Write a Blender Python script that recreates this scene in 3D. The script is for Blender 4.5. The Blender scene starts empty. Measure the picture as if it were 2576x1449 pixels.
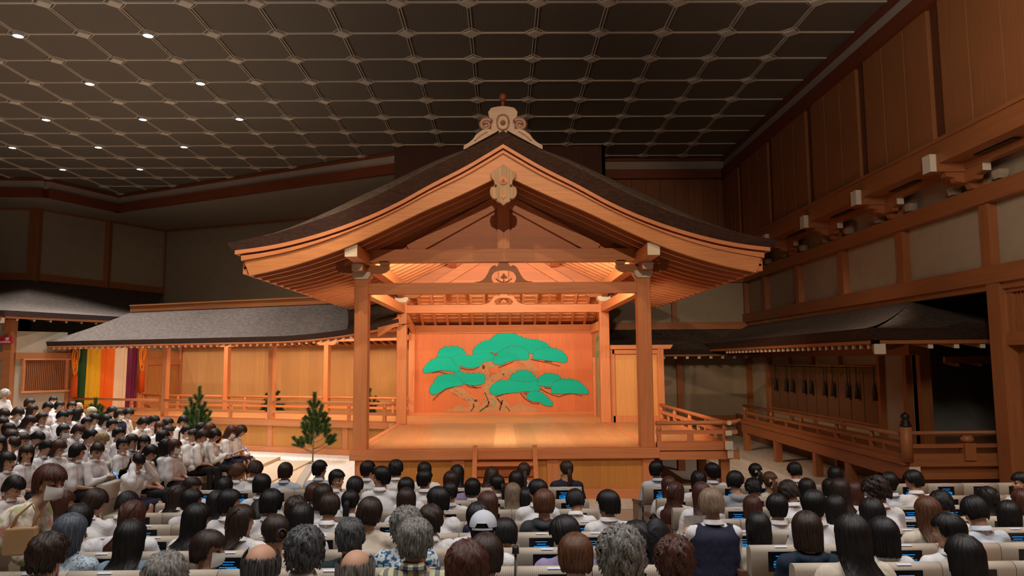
import bpy, bmesh, math, random
from mathutils import Vector, Matrix, noise
R = math.radians
SC = bpy.context.scene
COL = SC.collection

# ------------------------------------------------------------------ camera
F_PX = 1870.0
TH = math.atan(183.5 / F_PX)
PSI = math.atan(23 / F_PX * math.cos(TH))
ROLL = 0.0075
CAM = Vector((0, 0, 2.8))
FW = Vector((math.sin(PSI) * math.cos(TH), math.cos(PSI) * math.cos(TH), math.sin(TH)))
_rt = FW.cross(Vector((0, 0, 1))).normalized()
_up = _rt.cross(FW)
RT = _rt * math.cos(ROLL) - _up * math.sin(ROLL)
UP = _rt * math.sin(ROLL) + _up * math.cos(ROLL)
cam = bpy.data.cameras.new('camera')
cam.sensor_width = 36
cam.lens = 36 * F_PX / 2576
cam.clip_end = 200
cam_o = bpy.data.objects.new('camera', cam)
COL.objects.link(cam_o)
cam_o.matrix_world = Matrix(((RT.x, UP.x, -FW.x, CAM.x), (RT.y, UP.y, -FW.y, CAM.y), (RT.z, UP.z, -FW.z, CAM.z), (0, 0, 0, 1)))
SC.camera = cam_o


def ray(u, v):
    return FW + RT * ((u - 1288) / F_PX) - UP * ((v - 724.5) / F_PX)


def atY(u, v, y):
    d = ray(u, v)
    return CAM + d * (y / d.y)


def atZ(u, v, z):
    d = ray(u, v)
    return CAM + d * ((z - 2.8) / d.z)


def atX(u, v, x):
    d = ray(u, v)
    return CAM + d * (x / d.x)


# ------------------------------------------------------------------ render look, world
SC.view_settings.view_transform = 'Standard'
SC.view_settings.look = 'None'
SC.view_settings.exposure = 0.0
SC.view_settings.gamma = 1.0
SC.view_settings.use_curve_mapping = False
SC.cycles.max_bounces = 6
SC.cycles.diffuse_bounces = 4
SC.cycles.glossy_bounces = 2
SC.cycles.transmission_bounces = 2
SC.cycles.sample_clamp_indirect = 3.0
SC.cycles.use_denoising = True
w = bpy.data.worlds.new('world')
SC.world = w
w.use_nodes = True
w.node_tree.nodes['Background'].inputs[0].default_value = (0.5, 0.4, 0.3, 1)
w.node_tree.nodes['Background'].inputs[1].default_value = 0.0


def light(kind, name, loc, aim, power, col, size=0.3, spot=None, blend=0.5, sy=None):
    l = bpy.data.lights.new(name, kind)
    l.energy = power
    l.color = col
    if kind == 'AREA':
        l.shape = 'RECTANGLE' if sy else 'SQUARE'
        l.size = size
        if sy:
            l.size_y = sy
    else:
        l.shadow_soft_size = size
    if kind == 'SPOT':
        l.spot_size = R(spot)
        l.spot_blend = blend
    o = bpy.data.objects.new(name, l)
    COL.objects.link(o)
    o.location = loc
    o.rotation_euler = (Vector(aim) - Vector(loc)).to_track_quat('-Z', 'Y').to_euler()
    return o


WARM = (1.0, 0.70, 0.44)
NEUT = (1.0, 0.80, 0.62)
HOUSE = (1.0, 0.95, 0.92)
# projector slot high on the rear wall: key light on the stage gable
light('SPOT', 'stage_key_lamp', (0.0, -1.0, 7.9), (0, 15.7, 4.7), 2700, WARM, 0.05, 42, 0.35)
# ceiling slot in front of the stage
for x, tx, ty, p in ((-1.5, -0.3, 17.5, 600), (1.5, 0.3, 17.5, 600), (-3.6, -7.0, 24, 1500), (-7.5, -12.0, 27, 1500)):
    light('SPOT', 'stage_spotlight', (x, 7.0, 10.3), (tx, ty, 2.2), p, WARM, 0.12, 46)
# lamps fixed behind the upper front beam inside the stage roof
for x in (-2.0, -0.7, 0.7, 2.0):
    light('SPOT', 'stage_roof_lamp', (x, 15.97, 5.02), (x * 0.9, 21.5, 2.4), 440, WARM, 0.05, 150, 0.6)
for x in (-2.2, -0.75, 0.75, 2.2):  # added fill lights that brighten the rear ceiling and back board
    light('SPOT', 'rear_stage_fill_light', (x, 22.16, 4.90), (x, 25.2, 3.2), 75, WARM, 0.05, 160, 0.6)
# lamps under the bridge roof
light('AREA', 'bridge_lamp', (-13.2, 27.4, 3.75), (-13.0, 28.6, 0), 26, WARM, 1.0, sy=0.3)
for x, y in ((-11.3, 26.6), (-9.0, 25.7), (-6.7, 24.8), (-4.6, 24.0)):
    light('AREA', 'bridge_lamp', (x, y, 3.75), (x + 0.6, y + 1.5, 0), 85, WARM, 1.6, sy=0.3)
# side wash lamp, then three added fill lights
light('SPOT', 'side_wash_lamp', (7.6, 12.6, 6.3), (5.5, 24, 0.5), 520, NEUT, 0.1, 60)
light('SPOT', 'gravel_fill_light', (-4.5, 9.5, 10.3), (-5.5, 19.5, 0.0), 1300, NEUT, 0.12, 40)  # added to brighten the gravel before the bridge
light('AREA', 'wall_fill_light', (4.0, 5.5, 7.0), (9.3, 6.2, 6.9), 420, NEUT, 1.6)  # added fill in mid-air that brightens the right wall
light('AREA', 'ceiling_fill_light', (-8.0, 5.0, 5.2), (-8.0, 5.001, 10.5), 330, HOUSE, 6.0)  # added uplight, not a fixture, that brightens the ceiling
# house lights over the audience
for x, y in ((-8.0, 9.5), (-9.5, 13.5), (-12.5, 12.0), (-6.8, 13.0)):
    light('SPOT', 'house_downlight', (x, y, 10.3), (x, y - 1.0, 0), 700, HOUSE, 0.25, 70, 0.8)
for x in (-4.5, -1.0, 2.5, 6.0):
    for y in (1.5, 6.5):
        light('SPOT', 'house_downlight', (x, y, 10.3), (x, y + 1.0, 0), 640, HOUSE, 0.25, 95, 0.8)

# ------------------------------------------------------------------ materials
def mat(name):
    m = bpy.data.materials.new(name)
    m.use_nodes = True
    nt = m.node_tree
    return m, nt, nt.nodes['Principled BSDF'], nt.links


def coords(nt, scale, out='Object'):
    tc = nt.nodes.new('ShaderNodeTexCoord')
    mp = nt.nodes.new('ShaderNodeMapping')
    mp.inputs['Scale'].default_value = scale
    nt.links.new(tc.outputs[out], mp.inputs[0])
    return mp.outputs[0]


def ramp(nt, fac, stops):
    r = nt.nodes.new('ShaderNodeValToRGB')
    e = r.color_ramp.elements
    while len(e) < len(stops):
        e.new(0.5)
    for i, (p, c) in enumerate(stops):
        e[i].position = p
        e[i].color = (*c, 1)
    nt.links.new(fac, r.inputs[0])
    return r.outputs[0]


def mul(c, k):
    return tuple(min(1, a * k) for a in c)


def flat(name, col, rough=0.6, emit=0, metal=0, spec=0.4, var=0.12, sc=3.0, bump=0.0):
    m, nt, b, L = mat(name)
    if emit:
        b.inputs['Emission Color'].default_value = (*col, 1)
        b.inputs['Emission Strength'].default_value = emit
        b.inputs['Base Color'].default_value = (*mul(col, .2), 1)
        return m
    n = nt.nodes.new('ShaderNodeTexNoise')
    n.inputs['Scale'].default_value = sc
    n.inputs['Detail'].default_value = 4
    L.new(coords(nt, (1, 1, 1)), n.inputs['Vector'])
    L.new(ramp(nt, n.outputs[0], [(0.3, mul(col, 1 - var)), (0.7, mul(col, 1 + var))]), b.inputs['Base Color'])
    b.inputs['Roughness'].default_value = rough
    b.inputs['Metallic'].default_value = metal
    b.inputs['Specular IOR Level'].default_value = spec
    if bump:
        bp = nt.nodes.new('ShaderNodeBump')
        bp.inputs['Strength'].default_value = bump
        bp.inputs['Distance'].default_value = 0.02
        L.new(n.outputs[0], bp.inputs['Height'])
        L.new(bp.outputs[0], b.inputs['Normal'])
    return m


def wood(name, col, axis, rough=0.45, board=0.0, baxis=None, var=0.16, gap=0.0):
    """grain runs along axis; board > 0 lays boards of that width across baxis"""
    m, nt, b, L = mat(name)
    s = [16.0, 16.0, 16.0]
    s['xyz'.index(axis)] = 0.7
    vec = coords(nt, s)
    n = nt.nodes.new('ShaderNodeTexNoise')
    n.inputs['Scale'].default_value = 1.6
    n.inputs['Detail'].default_value = 6
    n.inputs['Roughness'].default_value = 0.62
    n2 = nt.nodes.new('ShaderNodeTexNoise')
    n2.inputs['Scale'].default_value = 0.9
    L.new(coords(nt, (1, 1, 1)), n2.inputs['Vector'])
    add = nt.nodes.new('ShaderNodeMath')
    add.operation = 'MULTIPLY_ADD'
    add.inputs[1].default_value = 0.35
    L.new(n2.outputs[0], add.inputs[0])
    L.new(n.outputs[0], add.inputs[2])
    fac = add.outputs[0]
    if board:
        tc = nt.nodes.new('ShaderNodeTexCoord')
        sp = nt.nodes.new('ShaderNodeSeparateXYZ')
        L.new(tc.outputs['Object'], sp.inputs[0])
        dv = nt.nodes.new('ShaderNodeMath')
        dv.operation = 'DIVIDE'
        dv.inputs[1].default_value = board
        L.new(sp.outputs['xyz'.index(baxis)], dv.inputs[0])
        fl = nt.nodes.new('ShaderNodeMath')
        fl.operation = 'FLOOR'
        L.new(dv.outputs[0], fl.inputs[0])
        wn = nt.nodes.new('ShaderNodeTexWhiteNoise')
        wn.noise_dimensions = '1D'
        L.new(fl.outputs[0], wn.inputs['W'])
        # shift the grain per board
        va = nt.nodes.new('ShaderNodeVectorMath')
        va.operation = 'MULTIPLY_ADD'
        va.inputs[1].default_value = (9, 9, 9)
        L.new(wn.outputs['Color'], va.inputs[0])
        L.new(vec, va.inputs[2])
        L.new(va.outputs[0], n.inputs['Vector'])
        a2 = nt.nodes.new('ShaderNodeMath')
        a2.operation = 'MULTIPLY_ADD'
        a2.inputs[1].default_value = 0.28
        L.new(wn.outputs['Value'], a2.inputs[0])
        L.new(fac, a2.inputs[2])
        fac = a2.outputs[0]
        lo, hi = 0.55, 1.15
    else:
        L.new(vec, n.inputs['Vector'])
        lo, hi = 0.45, 0.95
    c = ramp(nt, fac, [(lo - 0.05, mul(col, 1 - var * 1.3)), ((lo + hi) / 2, col), (hi, mul(col, 1 + var))])
    if board and gap:
        fr = nt.nodes.new('ShaderNodeMath')
        fr.operation = 'FRACT'
        L.new(dv.outputs[0], fr.inputs[0])
        lt = nt.nodes.new('ShaderNodeMath')
        lt.operation = 'LESS_THAN'
        lt.inputs[1].default_value = gap / board
        L.new(fr.outputs[0], lt.inputs[0])
        mx = nt.nodes.new('ShaderNodeMix')
        mx.data_type = 'RGBA'
        L.new(lt.outputs[0], mx.inputs['Factor'])
        L.new(c, mx.inputs['A'])
        mx.inputs['B'].default_value = (*mul(col, 0.35), 1)
        c = mx.outputs['Result']
    L.new(c, b.inputs['Base Color'])
    b.inputs['Roughness'].default_value = rough
    b.inputs['Specular IOR Level'].default_value = 0.4
    bp = nt.nodes.new('ShaderNodeBump')
    bp.inputs['Strength'].default_value = 0.12
    bp.inputs['Distance'].default_value = 0.01
    L.new(n.outputs[0], bp.inputs['Height'])
    L.new(bp.outputs[0], b.inputs['Normal'])
    return m


def rough_bark(name, c1, c2, sc=(14, 14, 14), bump=0.6, rough=0.9):
    m, nt, b, L = mat(name)
    n = nt.nodes.new('ShaderNodeTexNoise')
    n.inputs['Scale'].default_value = 1.0
    n.inputs['Detail'].default_value = 8
    n.inputs['Roughness'].default_value = 0.75
    L.new(coords(nt, sc), n.inputs['Vector'])
    L.new(ramp(nt, n.outputs[0], [(0.35, c1), (0.65, c2)]), b.inputs['Base Color'])
    b.inputs['Roughness'].default_value = rough
    bp = nt.nodes.new('ShaderNodeBump')
    bp.inputs['Strength'].default_value = bump
    bp.inputs['Distance'].default_value = 0.03
    L.new(n.outputs[0], bp.inputs['Height'])
    L.new(bp.outputs[0], b.inputs['Normal'])
    return m


def voronoi(name, c1, c2, sc, bump=0.5, rough=0.8, dark=None):
    m, nt, b, L = mat(name)
    n = nt.nodes.new('ShaderNodeTexVoronoi')
    n.inputs['Scale'].default_value = sc
    L.new(coords(nt, (1, 1, 1)), n.inputs['Vector'])
    sp = nt.nodes.new('ShaderNodeSeparateColor')
    L.new(n.outputs['Color'], sp.inputs[0])
    c = ramp(nt, sp.outputs[0], [(0.0, c1), (1.0, c2)])
    if dark:
        e = nt.nodes.new('ShaderNodeTexVoronoi')
        e.feature = 'DISTANCE_TO_EDGE'
        e.inputs['Scale'].default_value = sc
        L.new(coords(nt, (1, 1, 1)), e.inputs['Vector'])
        mx = nt.nodes.new('ShaderNodeMix')
        mx.data_type = 'RGBA'
        L.new(ramp(nt, e.outputs[0], [(0.0, (0, 0, 0)), (0.12, (1, 1, 1))]), mx.inputs['Factor'])
        mx.inputs['A'].default_value = (*dark, 1)
        L.new(c, mx.inputs['B'])
        c = mx.outputs['Result']
    L.new(c, b.inputs['Base Color'])
    b.inputs['Roughness'].default_value = rough
    bp = nt.nodes.new('ShaderNodeBump')
    bp.inputs['Strength'].default_value = bump
    bp.inputs['Distance'].default_value = 0.03
    bp.invert = True
    L.new(n.outputs['Distance'], bp.inputs['Height'])
    L.new(bp.outputs[0], b.inputs['Normal'])
    return m


def stripes(name, c1, c2, axis, freq, width=0.5, rough=0.7):
    """fine stripes across an axis (pin-striped upholstery, ribbed panels)"""
    m, nt, b, L = mat(name)
    tc = nt.nodes.new('ShaderNodeTexCoord')
    sp = nt.nodes.new('ShaderNodeSeparateXYZ')
    L.new(tc.outputs['Object'], sp.inputs[0])
    mu = nt.nodes.new('ShaderNodeMath')
    mu.operation = 'MULTIPLY'
    mu.inputs[1].default_value = freq
    L.new(sp.outputs['xyz'.index(axis)], mu.inputs[0])
    fr = nt.nodes.new('ShaderNodeMath')
    fr.operation = 'FRACT'
    L.new(mu.outputs[0], fr.inputs[0])
    lt = nt.nodes.new('ShaderNodeMath')
    lt.operation = 'LESS_THAN'
    lt.inputs[1].default_value = width
    L.new(fr.outputs[0], lt.inputs[0])
    L.new(ramp(nt, lt.outputs[0], [(0.0, c1), (1.0, c2)]), b.inputs['Base Color'])
    b.inputs['Roughness'].default_value = rough
    return m


def plaid(name, cols, sc=18):
    m, nt, b, L = mat(name)
    tc = nt.nodes.new('ShaderNodeTexCoord')
    sp = nt.nodes.new('ShaderNodeSeparateXYZ')
    L.new(tc.outputs['Object'], sp.inputs[0])
    outs = []
    for ax in (0, 2):
        mu = nt.nodes.new('ShaderNodeMath')
        mu.operation = 'MULTIPLY'
        mu.inputs[1].default_value = sc
        L.new(sp.outputs[ax], mu.inputs[0])
        fr = nt.nodes.new('ShaderNodeMath')
        fr.operation = 'FRACT'
        L.new(mu.outputs[0], fr.inputs[0])
        gt = nt.nodes.new('ShaderNodeMath')
        gt.operation = 'GREATER_THAN'
        gt.inputs[1].default_value = 0.5
        L.new(fr.outputs[0], gt.inputs[0])
        outs.append(gt.outputs[0])
    ad = nt.nodes.new('ShaderNodeMath')
    ad.operation = 'MULTIPLY_ADD'
    ad.inputs[1].default_value = 0.5
    L.new(outs[0], ad.inputs[0])
    m2 = nt.nodes.new('ShaderNodeMath')
    m2.operation = 'MULTIPLY'
    m2.inputs[1].default_value = 0.45
    L.new(outs[1], m2.inputs[0])
    L.new(m2.outputs[0], ad.inputs[2])
    r = ramp(nt, ad.outputs[0], [(0.0, cols[0]), (0.3, cols[1]), (0.8, cols[2])])
    r.node.color_ramp.interpolation = 'CONSTANT'
    L.new(r, b.inputs['Base Color'])
    b.inputs['Roughness'].default_value = 0.8
    return m


def cloth(name, col, fold=0.5, rough=0.75, pattern=None, psc=30):
    m, nt, b, L = mat(name)
    n = nt.nodes.new('ShaderNodeTexNoise')
    n.inputs['Scale'].default_value = 7
    n.inputs['Detail'].default_value = 3
    n.inputs['Distortion'].default_value = 1.2
    L.new(coords(nt, (1, 1, 0.8)), n.inputs['Vector'])
    if pattern:
        v = nt.nodes.new('ShaderNodeTexNoise')
        v.inputs['Scale'].default_value = psc
        v.inputs['Detail'].default_value = 2
        L.new(coords(nt, (1, 1, 1)), v.inputs['Vector'])
        L.new(ramp(nt, v.outputs[0], pattern), b.inputs['Base Color'])
    else:
        b.inputs['Base Color'].default_value = (*col, 1)
    b.inputs['Roughness'].default_value = rough
    b.inputs['Specular IOR Level'].default_value = 0.25
    bp = nt.nodes.new('ShaderNodeBump')
    bp.inputs['Strength'].default_value = fold
    bp.inputs['Distance'].default_value = 0.03
    L.new(n.outputs[0], bp.inputs['Height'])
    L.new(bp.outputs[0], b.inputs['Normal'])
    return m


def hairmat(name, c1, c2, rough=0.45):
    m, nt, b, L = mat(name)
    n = nt.nodes.new('ShaderNodeTexNoise')
    n.inputs['Scale'].default_value = 1
    n.inputs['Detail'].default_value = 4
    L.new(coords(nt, (90, 90, 14)), n.inputs['Vector'])
    L.new(ramp(nt, n.outputs[0], [(0.35, c1), (0.7, c2)]), b.inputs['Base Color'])
    b.inputs['Roughness'].default_value = rough
    b.inputs['Specular IOR Level'].default_value = 0.35
    bp = nt.nodes.new('ShaderNodeBump')
    bp.inputs['Strength'].default_value = 0.5
    bp.inputs['Distance'].default_value = 0.004
    L.new(n.outputs[0], bp.inputs['Height'])
    L.new(bp.outputs[0], b.inputs['Normal'])
    return m


HIN = (0.60, 0.235, 0.10)      # lit hinoki of the stage
HIN2 = (0.60, 0.225, 0.11)
M = {}
for ax in 'xyz':
    M['w' + ax] = wood('cypress_' + ax, HIN, ax)
    M['d' + ax] = wood('dark_cypress_' + ax, (0.36, 0.135, 0.05), ax)
M['panel'] = wood('cypress_board_wall', (0.62, 0.32, 0.115), 'z', board=0.42, baxis='x', var=0.10)
M['gable'] = wood('gable_boards', HIN2, 'x', board=0.26, baxis='z', var=0.12)
M['mirror'] = wood('mirror_board', (0.60, 0.18, 0.068), 'z', board=0.6, baxis='x', var=0.10)
M['floor'] = wood('stage_floor_boards', (0.50, 0.26, 0.125), 'y', 0.34, board=0.38, baxis='x', var=0.14)
M['floorx'] = wood('cross_floor_boards', (0.56, 0.29, 0.13), 'x', 0.34, board=0.3, baxis='y', var=0.1)
M['skirt'] = wood('stage_skirt_boards', (0.52, 0.24, 0.06), 'z', board=0.4, baxis='x', var=0.1)
M['upper'] = wood('upper_wall_boards', (0.30, 0.115, 0.045), 'z', 0.5, board=1.01, baxis='y', gap=0.035)
M['upperx'] = wood('back_wall_boards', (0.24, 0.085, 0.035), 'z', 0.5, board=0.55, baxis='x', gap=0.02)
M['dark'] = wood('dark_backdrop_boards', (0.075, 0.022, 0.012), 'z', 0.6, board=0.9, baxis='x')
M['redb'] = wood('red_brown_moulding', (0.20, 0.05, 0.02), 'x', 0.5)
M['soff'] = wood('shadowed_sheathing', (0.20, 0.068, 0.030), 'y')  # shade between the rafters is put into this dark colour
M['white'] = flat('white_painted_ends', (0.72, 0.68, 0.58), 0.7, var=0.03)
M['plaster'] = flat('beige_plaster', (0.40, 0.335, 0.25), 0.9, var=0.05)
M['plaster2'] = flat('grey_plaster', (0.36, 0.31, 0.24), 0.9, var=0.05)
M['cove'] = flat('pale_cornice_paint', (0.42, 0.36, 0.31), 0.9, var=0.04)
M['thatch'] = rough_bark('bark_thatch_edge', (0.018, 0.007, 0.005), (0.062, 0.026, 0.018), (9, 9, 30), 0.8)
M['thatchtop'] = rough_bark('bark_thatch_top', (0.038, 0.028, 0.022), (0.13, 0.097, 0.078), (8, 8, 20), 0.9)
M['ceil'] = stripes('ribbed_ceiling_panel', (0.175, 0.148, 0.115), (0.145, 0.122, 0.094), 'x', 14)
M['rib'] = flat('ceiling_rib_paint', (0.66, 0.58, 0.48), 0.7, var=0.05)
M['node'] = flat('ceiling_boss_paint', (0.68, 0.60, 0.50), 0.7, var=0.06)
M['lamp'] = flat('downlight_glow', (0.75, 0.85, 1.0), emit=14)
M['metal'] = flat('lamp_ring_metal', (0.5, 0.5, 0.5), 0.3, metal=0.8, var=0.02)
M['gravel'] = voronoi('white_gravel', (0.74, 0.72, 0.68), (0.92, 0.91, 0.88), 26, 0.6, dark=(0.42, 0.39, 0.34))
M['stone'] = flat('grey_stone_curb', (0.33, 0.31, 0.28), 0.8, var=0.15, sc=20)
M['carpet'] = flat('beige_carpet', (0.50, 0.40, 0.29), 0.95, var=0.05, sc=40)
M['gold'] = flat('brass_fitting', (0.75, 0.5, 0.15), 0.3, metal=1, var=0.05)
M['blackm'] = flat('black_metal', (0.015, 0.013, 0.013), 0.35)
M['green'] = cloth('painted_pine_green', (0.0, 0.38, 0.235), 0.0, 0.7, [(0.3, (0.0, 0.50, 0.42)), (0.7, (0.0, 0.58, 0.50))], 30)
M['trunk'] = cloth('painted_pine_bark', (0.3, 0.2, 0.1), 0.0, 0.7, [(0.35, (0.42, 0.26, 0.16)), (0.5, (0.52, 0.28, 0.14)), (0.68, (0.34, 0.27, 0.19))], 5)
M['fol2'] = flat('painted_pine_outline', (0.03, 0.27, 0.22), 0.7)
M['twig'] = flat('painted_dark_twig', (0.10, 0.045, 0.025), 0.7)
M['moss'] = flat('painted_moss', (0.20, 0.42, 0.22), 0.7)


# ------------------------------------------------------------------ mesh building
class MB:
    def __init__(s):
        s.v, s.f, s.m, s.sm = [], [], [], []

    def quadset(s, vs, fs, mi=0, smooth=False):
        o = len(s.v)
        s.v += [tuple(p) for p in vs]
        for f in fs:
            s.f.append(tuple(o + i for i in f))
            s.m.append(mi)
            s.sm.append(smooth)
        return s

    def box(s, a, b, mi=0, mif=None):
        """a, b opposite corners; mif {face: material} with faces x- x+ y- y+ z- z+"""
        x0, y0, z0 = [min(a[i], b[i]) for i in range(3)]
        x1, y1, z1 = [max(a[i], b[i]) for i in range(3)]
        vs = [(x0, y0, z0), (x1, y0, z0), (x1, y1, z0), (x0, y1, z0), (x0, y0, z1), (x1, y0, z1), (x1, y1, z1), (x0, y1, z1)]
        fs = {'z-': (3, 2, 1, 0), 'z+': (4, 5, 6, 7), 'y-': (0, 1, 5, 4), 'x+': (1, 2, 6, 5), 'y+': (2, 3, 7, 6), 'x-': (3, 0, 4, 7)}
        o = len(s.v)
        s.v += vs
        for k, f in fs.items():
            s.f.append(tuple(o + i for i in f))
            s.m.append((mif or {}).get(k, mi))
            s.sm.append(False)
        return s

    def bar(s, p, q, w, h, mi=0, up=(0, 0, 1), ends=None):
        """box of width w, height h along p-q; ends = material of end caps"""
        p, q, up = Vector(p), Vector(q), Vector(up)
        d = (q - p).normalized()
        sx = d.cross(up).normalized()
        sz = sx.cross(d)
        vs = []
        for c in (p, q):
            for a, b in ((-1, -1), (1, -1), (1, 1), (-1, 1)):
                vs.append(c + sx * (a * w / 2) + sz * (b * h / 2))
        s.quadset(vs, [(0, 1, 5, 4), (1, 2, 6, 5), (2, 3, 7, 6), (3, 0, 4, 7)], mi)
        s.quadset(vs, [(3, 2, 1, 0)], mi if ends is None else ends)
        s.quadset(vs, [(4, 5, 6, 7)], mi if ends is None else ends)
        return s

    def prism(s, pts, f, d, mi=0, side=None, smooth=False):
        """pts 2D outline; f(a, b, t) gives the 3D point, t = 0 or d"""
        n = len(pts)
        vs = [f(a, b, 0) for a, b in pts] + [f(a, b, d) for a, b in pts]
        o = len(s.v)
        s.v += [tuple(p) for p in vs]
        s.f.append(tuple(o + i for i in range(n)))
        s.f.append(tuple(o + n + i for i in reversed(range(n))))
        s.m += [mi, mi]
        s.sm += [False, False]
        for i in range(n):
            j = (i + 1) % n
            s.f.append((o + j, o + i, o + n + i, o + n + j))
            s.m.append(mi if side is None else side)
            s.sm.append(smooth)
        return s

    def tube(s, pts, r, n=8, mi=0, cap=True, smooth=True):
        """round tube along pts; r number or list"""
        pts = [Vector(p) for p in pts]
        rs = r if isinstance(r, (list, tuple)) else [r] * len(pts)
        o = len(s.v)
        prev = None
        for i, p in enumerate(pts):
            d = (pts[min(i + 1, len(pts) - 1)] - pts[max(i - 1, 0)]).normalized()
            a = prev if prev is not None else (Vector((0, 0, 1)) if abs(d.z) < 0.9 else Vector((1, 0, 0)))
            sx = (a - d * a.dot(d)).normalized()
            prev = sx
            sy = d.cross(sx)
            for k in range(n):
                t = 2 * math.pi * k / n
                s.v.append(tuple(p + sx * (math.cos(t) * rs[i]) + sy * (math.sin(t) * rs[i])))
        for i in range(len(pts) - 1):
            for k in range(n):
                a, b = o + i * n + k, o + i * n + (k + 1) % n
                s.f.append((a, b, b + n, a + n))
                s.m.append(mi)
                s.sm.append(smooth)
        if cap:
            s.f.append(tuple(o + k for k in reversed(range(n))))
            s.f.append(tuple(o + (len(pts) - 1) * n + k for k in range(n)))
            s.m += [mi, mi]
            s.sm += [False, False]
        return s

    def ell(s, c, r, nu=16, nv=10, mi=0, rot=None):
        vs = []
        for j in range(nv + 1):
            t = math.pi * j / nv
            for i in range(nu):
                a = 2 * math.pi * i / nu
                p = Vector((r[0] * math.sin(t) * math.cos(a), r[1] * math.sin(t) * math.sin(a), r[2] * math.cos(t)))
                if rot:
                    p = rot @ p
                vs.append(p + Vector(c))
        fs = []
        for j in range(nv):
            for i in range(nu):
                k = (i + 1) % nu
                fs.append((j * nu + i, (j + 1) * nu + i, (j + 1) * nu + k, j * nu + k))
        return s.quadset(vs, fs, mi, True)

    def grid(s, f, nu, nv, mi=0, smooth=True, closed=False):
        vs = [f(i / nu, j / nv) for j in range(nv + 1) for i in range(nu + 1)]
        fs = [(j * (nu + 1) + i, j * (nu + 1) + i + 1, (j + 1) * (nu + 1) + i + 1, (j + 1) * (nu + 1) + i) for j in range(nv) for i in range(nu)]
        return s.quadset(vs, fs, mi, smooth)

    def mesh(s, name, mats):
        me = bpy.data.meshes.new(name)
        me.from_pydata(s.v, [], s.f)
        for m_ in mats:
            me.materials.append(m_)
        me.polygons.foreach_set('material_index', s.m)
        me.polygons.foreach_set('use_smooth', s.sm)
        me.update()
        return me

    def build(s, name, mats, parent=None, bevel=0.0):
        if not isinstance(mats, (list, tuple)):
            mats = [mats]
        o = bpy.data.objects.new(name, s.mesh(name, mats))
        link(o, parent)
        if bevel:
            b = o.modifiers.new('bevel', 'BEVEL')
            b.width = bevel
            b.segments = 2
            b.limit_method = 'ANGLE'
        return o


WORLD = {}


def link(o, parent=None):
    COL.objects.link(o)
    if parent is not None:
        o.parent = parent
        if parent.name in WORLD:
            o.matrix_parent_inverse = WORLD[parent.name].inverted()
    return o


def empty(name, loc, rz=0.0, absolute=True):
    """absolute: the children's meshes are given in world coordinates"""
    o = bpy.data.objects.new(name, None)
    o.empty_display_size = 0.2
    o.location = loc
    o.rotation_euler = (0, 0, rz)
    COL.objects.link(o)
    if absolute:
        WORLD[o.name] = Matrix.Translation(Vector(loc)) @ Matrix.Rotation(rz, 4, 'Z')
    return o


def tag(o, label=None, cat=None, group=None, kind=None):
    if label:
        o['label'] = label
    if cat:
        o['category'] = cat
    if group:
        o['group'] = group
    if kind:
        o['kind'] = kind
    return o


def struct(mb, name, mats, parent=None):
    o = mb.build(name, mats, parent)
    if parent is None:
        o['kind'] = 'structure'
    return o


def interp(pts, x):
    """smooth monotone-ish curve through pts"""
    n = len(pts)
    if x <= pts[0][0]:
        return pts[0][1]
    if x >= pts[-1][0]:
        return pts[-1][1]
    for i in range(n - 1):
        if pts[i][0] <= x <= pts[i + 1][0]:
            break
    x0, y0 = pts[i]
    x1, y1 = pts[i + 1]

    def sl(k):
        if k == 0:
            return (pts[1][1] - pts[0][1]) / (pts[1][0] - pts[0][0])
        if k == n - 1:
            return (pts[-1][1] - pts[-2][1]) / (pts[-1][0] - pts[-2][0])
        return (pts[k + 1][1] - pts[k - 1][1]) / (pts[k + 1][0] - pts[k - 1][0])
    h = x1 - x0
    t = (x - x0) / h
    return (2 * t ** 3 - 3 * t * t + 1) * y0 + (t ** 3 - 2 * t * t + t) * h * sl(i) + (-2 * t ** 3 + 3 * t * t) * y1 + (t ** 3 - t * t) * h * sl(i + 1)

# ================================================================== the hall
CZ = 10.5                     # ceiling height
G = 1.51                      # ceiling grid
GX0, GY0 = -9.773, 16.83


def poly(pts, z, name, m, parent=None, kind='structure', flip=False):
    mb = MB()
    mb.quadset([(x, y, z) for x, y in pts], [tuple(range(len(pts)))])
    o = mb.build(name, m, parent)
    o['kind'] = kind
    return o


# ceiling with ribs and bosses
clip = [(8.62, -8), (8.62, 28.0), (3.7, 28.0), (3.7, 26.1), (-3.74, 26.1), (-3.88, 26.98), (-17.65, 33.88), (-19.03, 30.6), (-24, 30.2), (-24, -8)]


def inside(x, y):
    c = False
    n = len(clip)
    for i in range(n):
        x1, y1 = clip[i]
        x2, y2 = clip[(i + 1) % n]
        if (y1 > y) != (y2 > y) and x < (x2 - x1) * (y - y1) / (y2 - y1) + x1:
            c = not c
    return c


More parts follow.
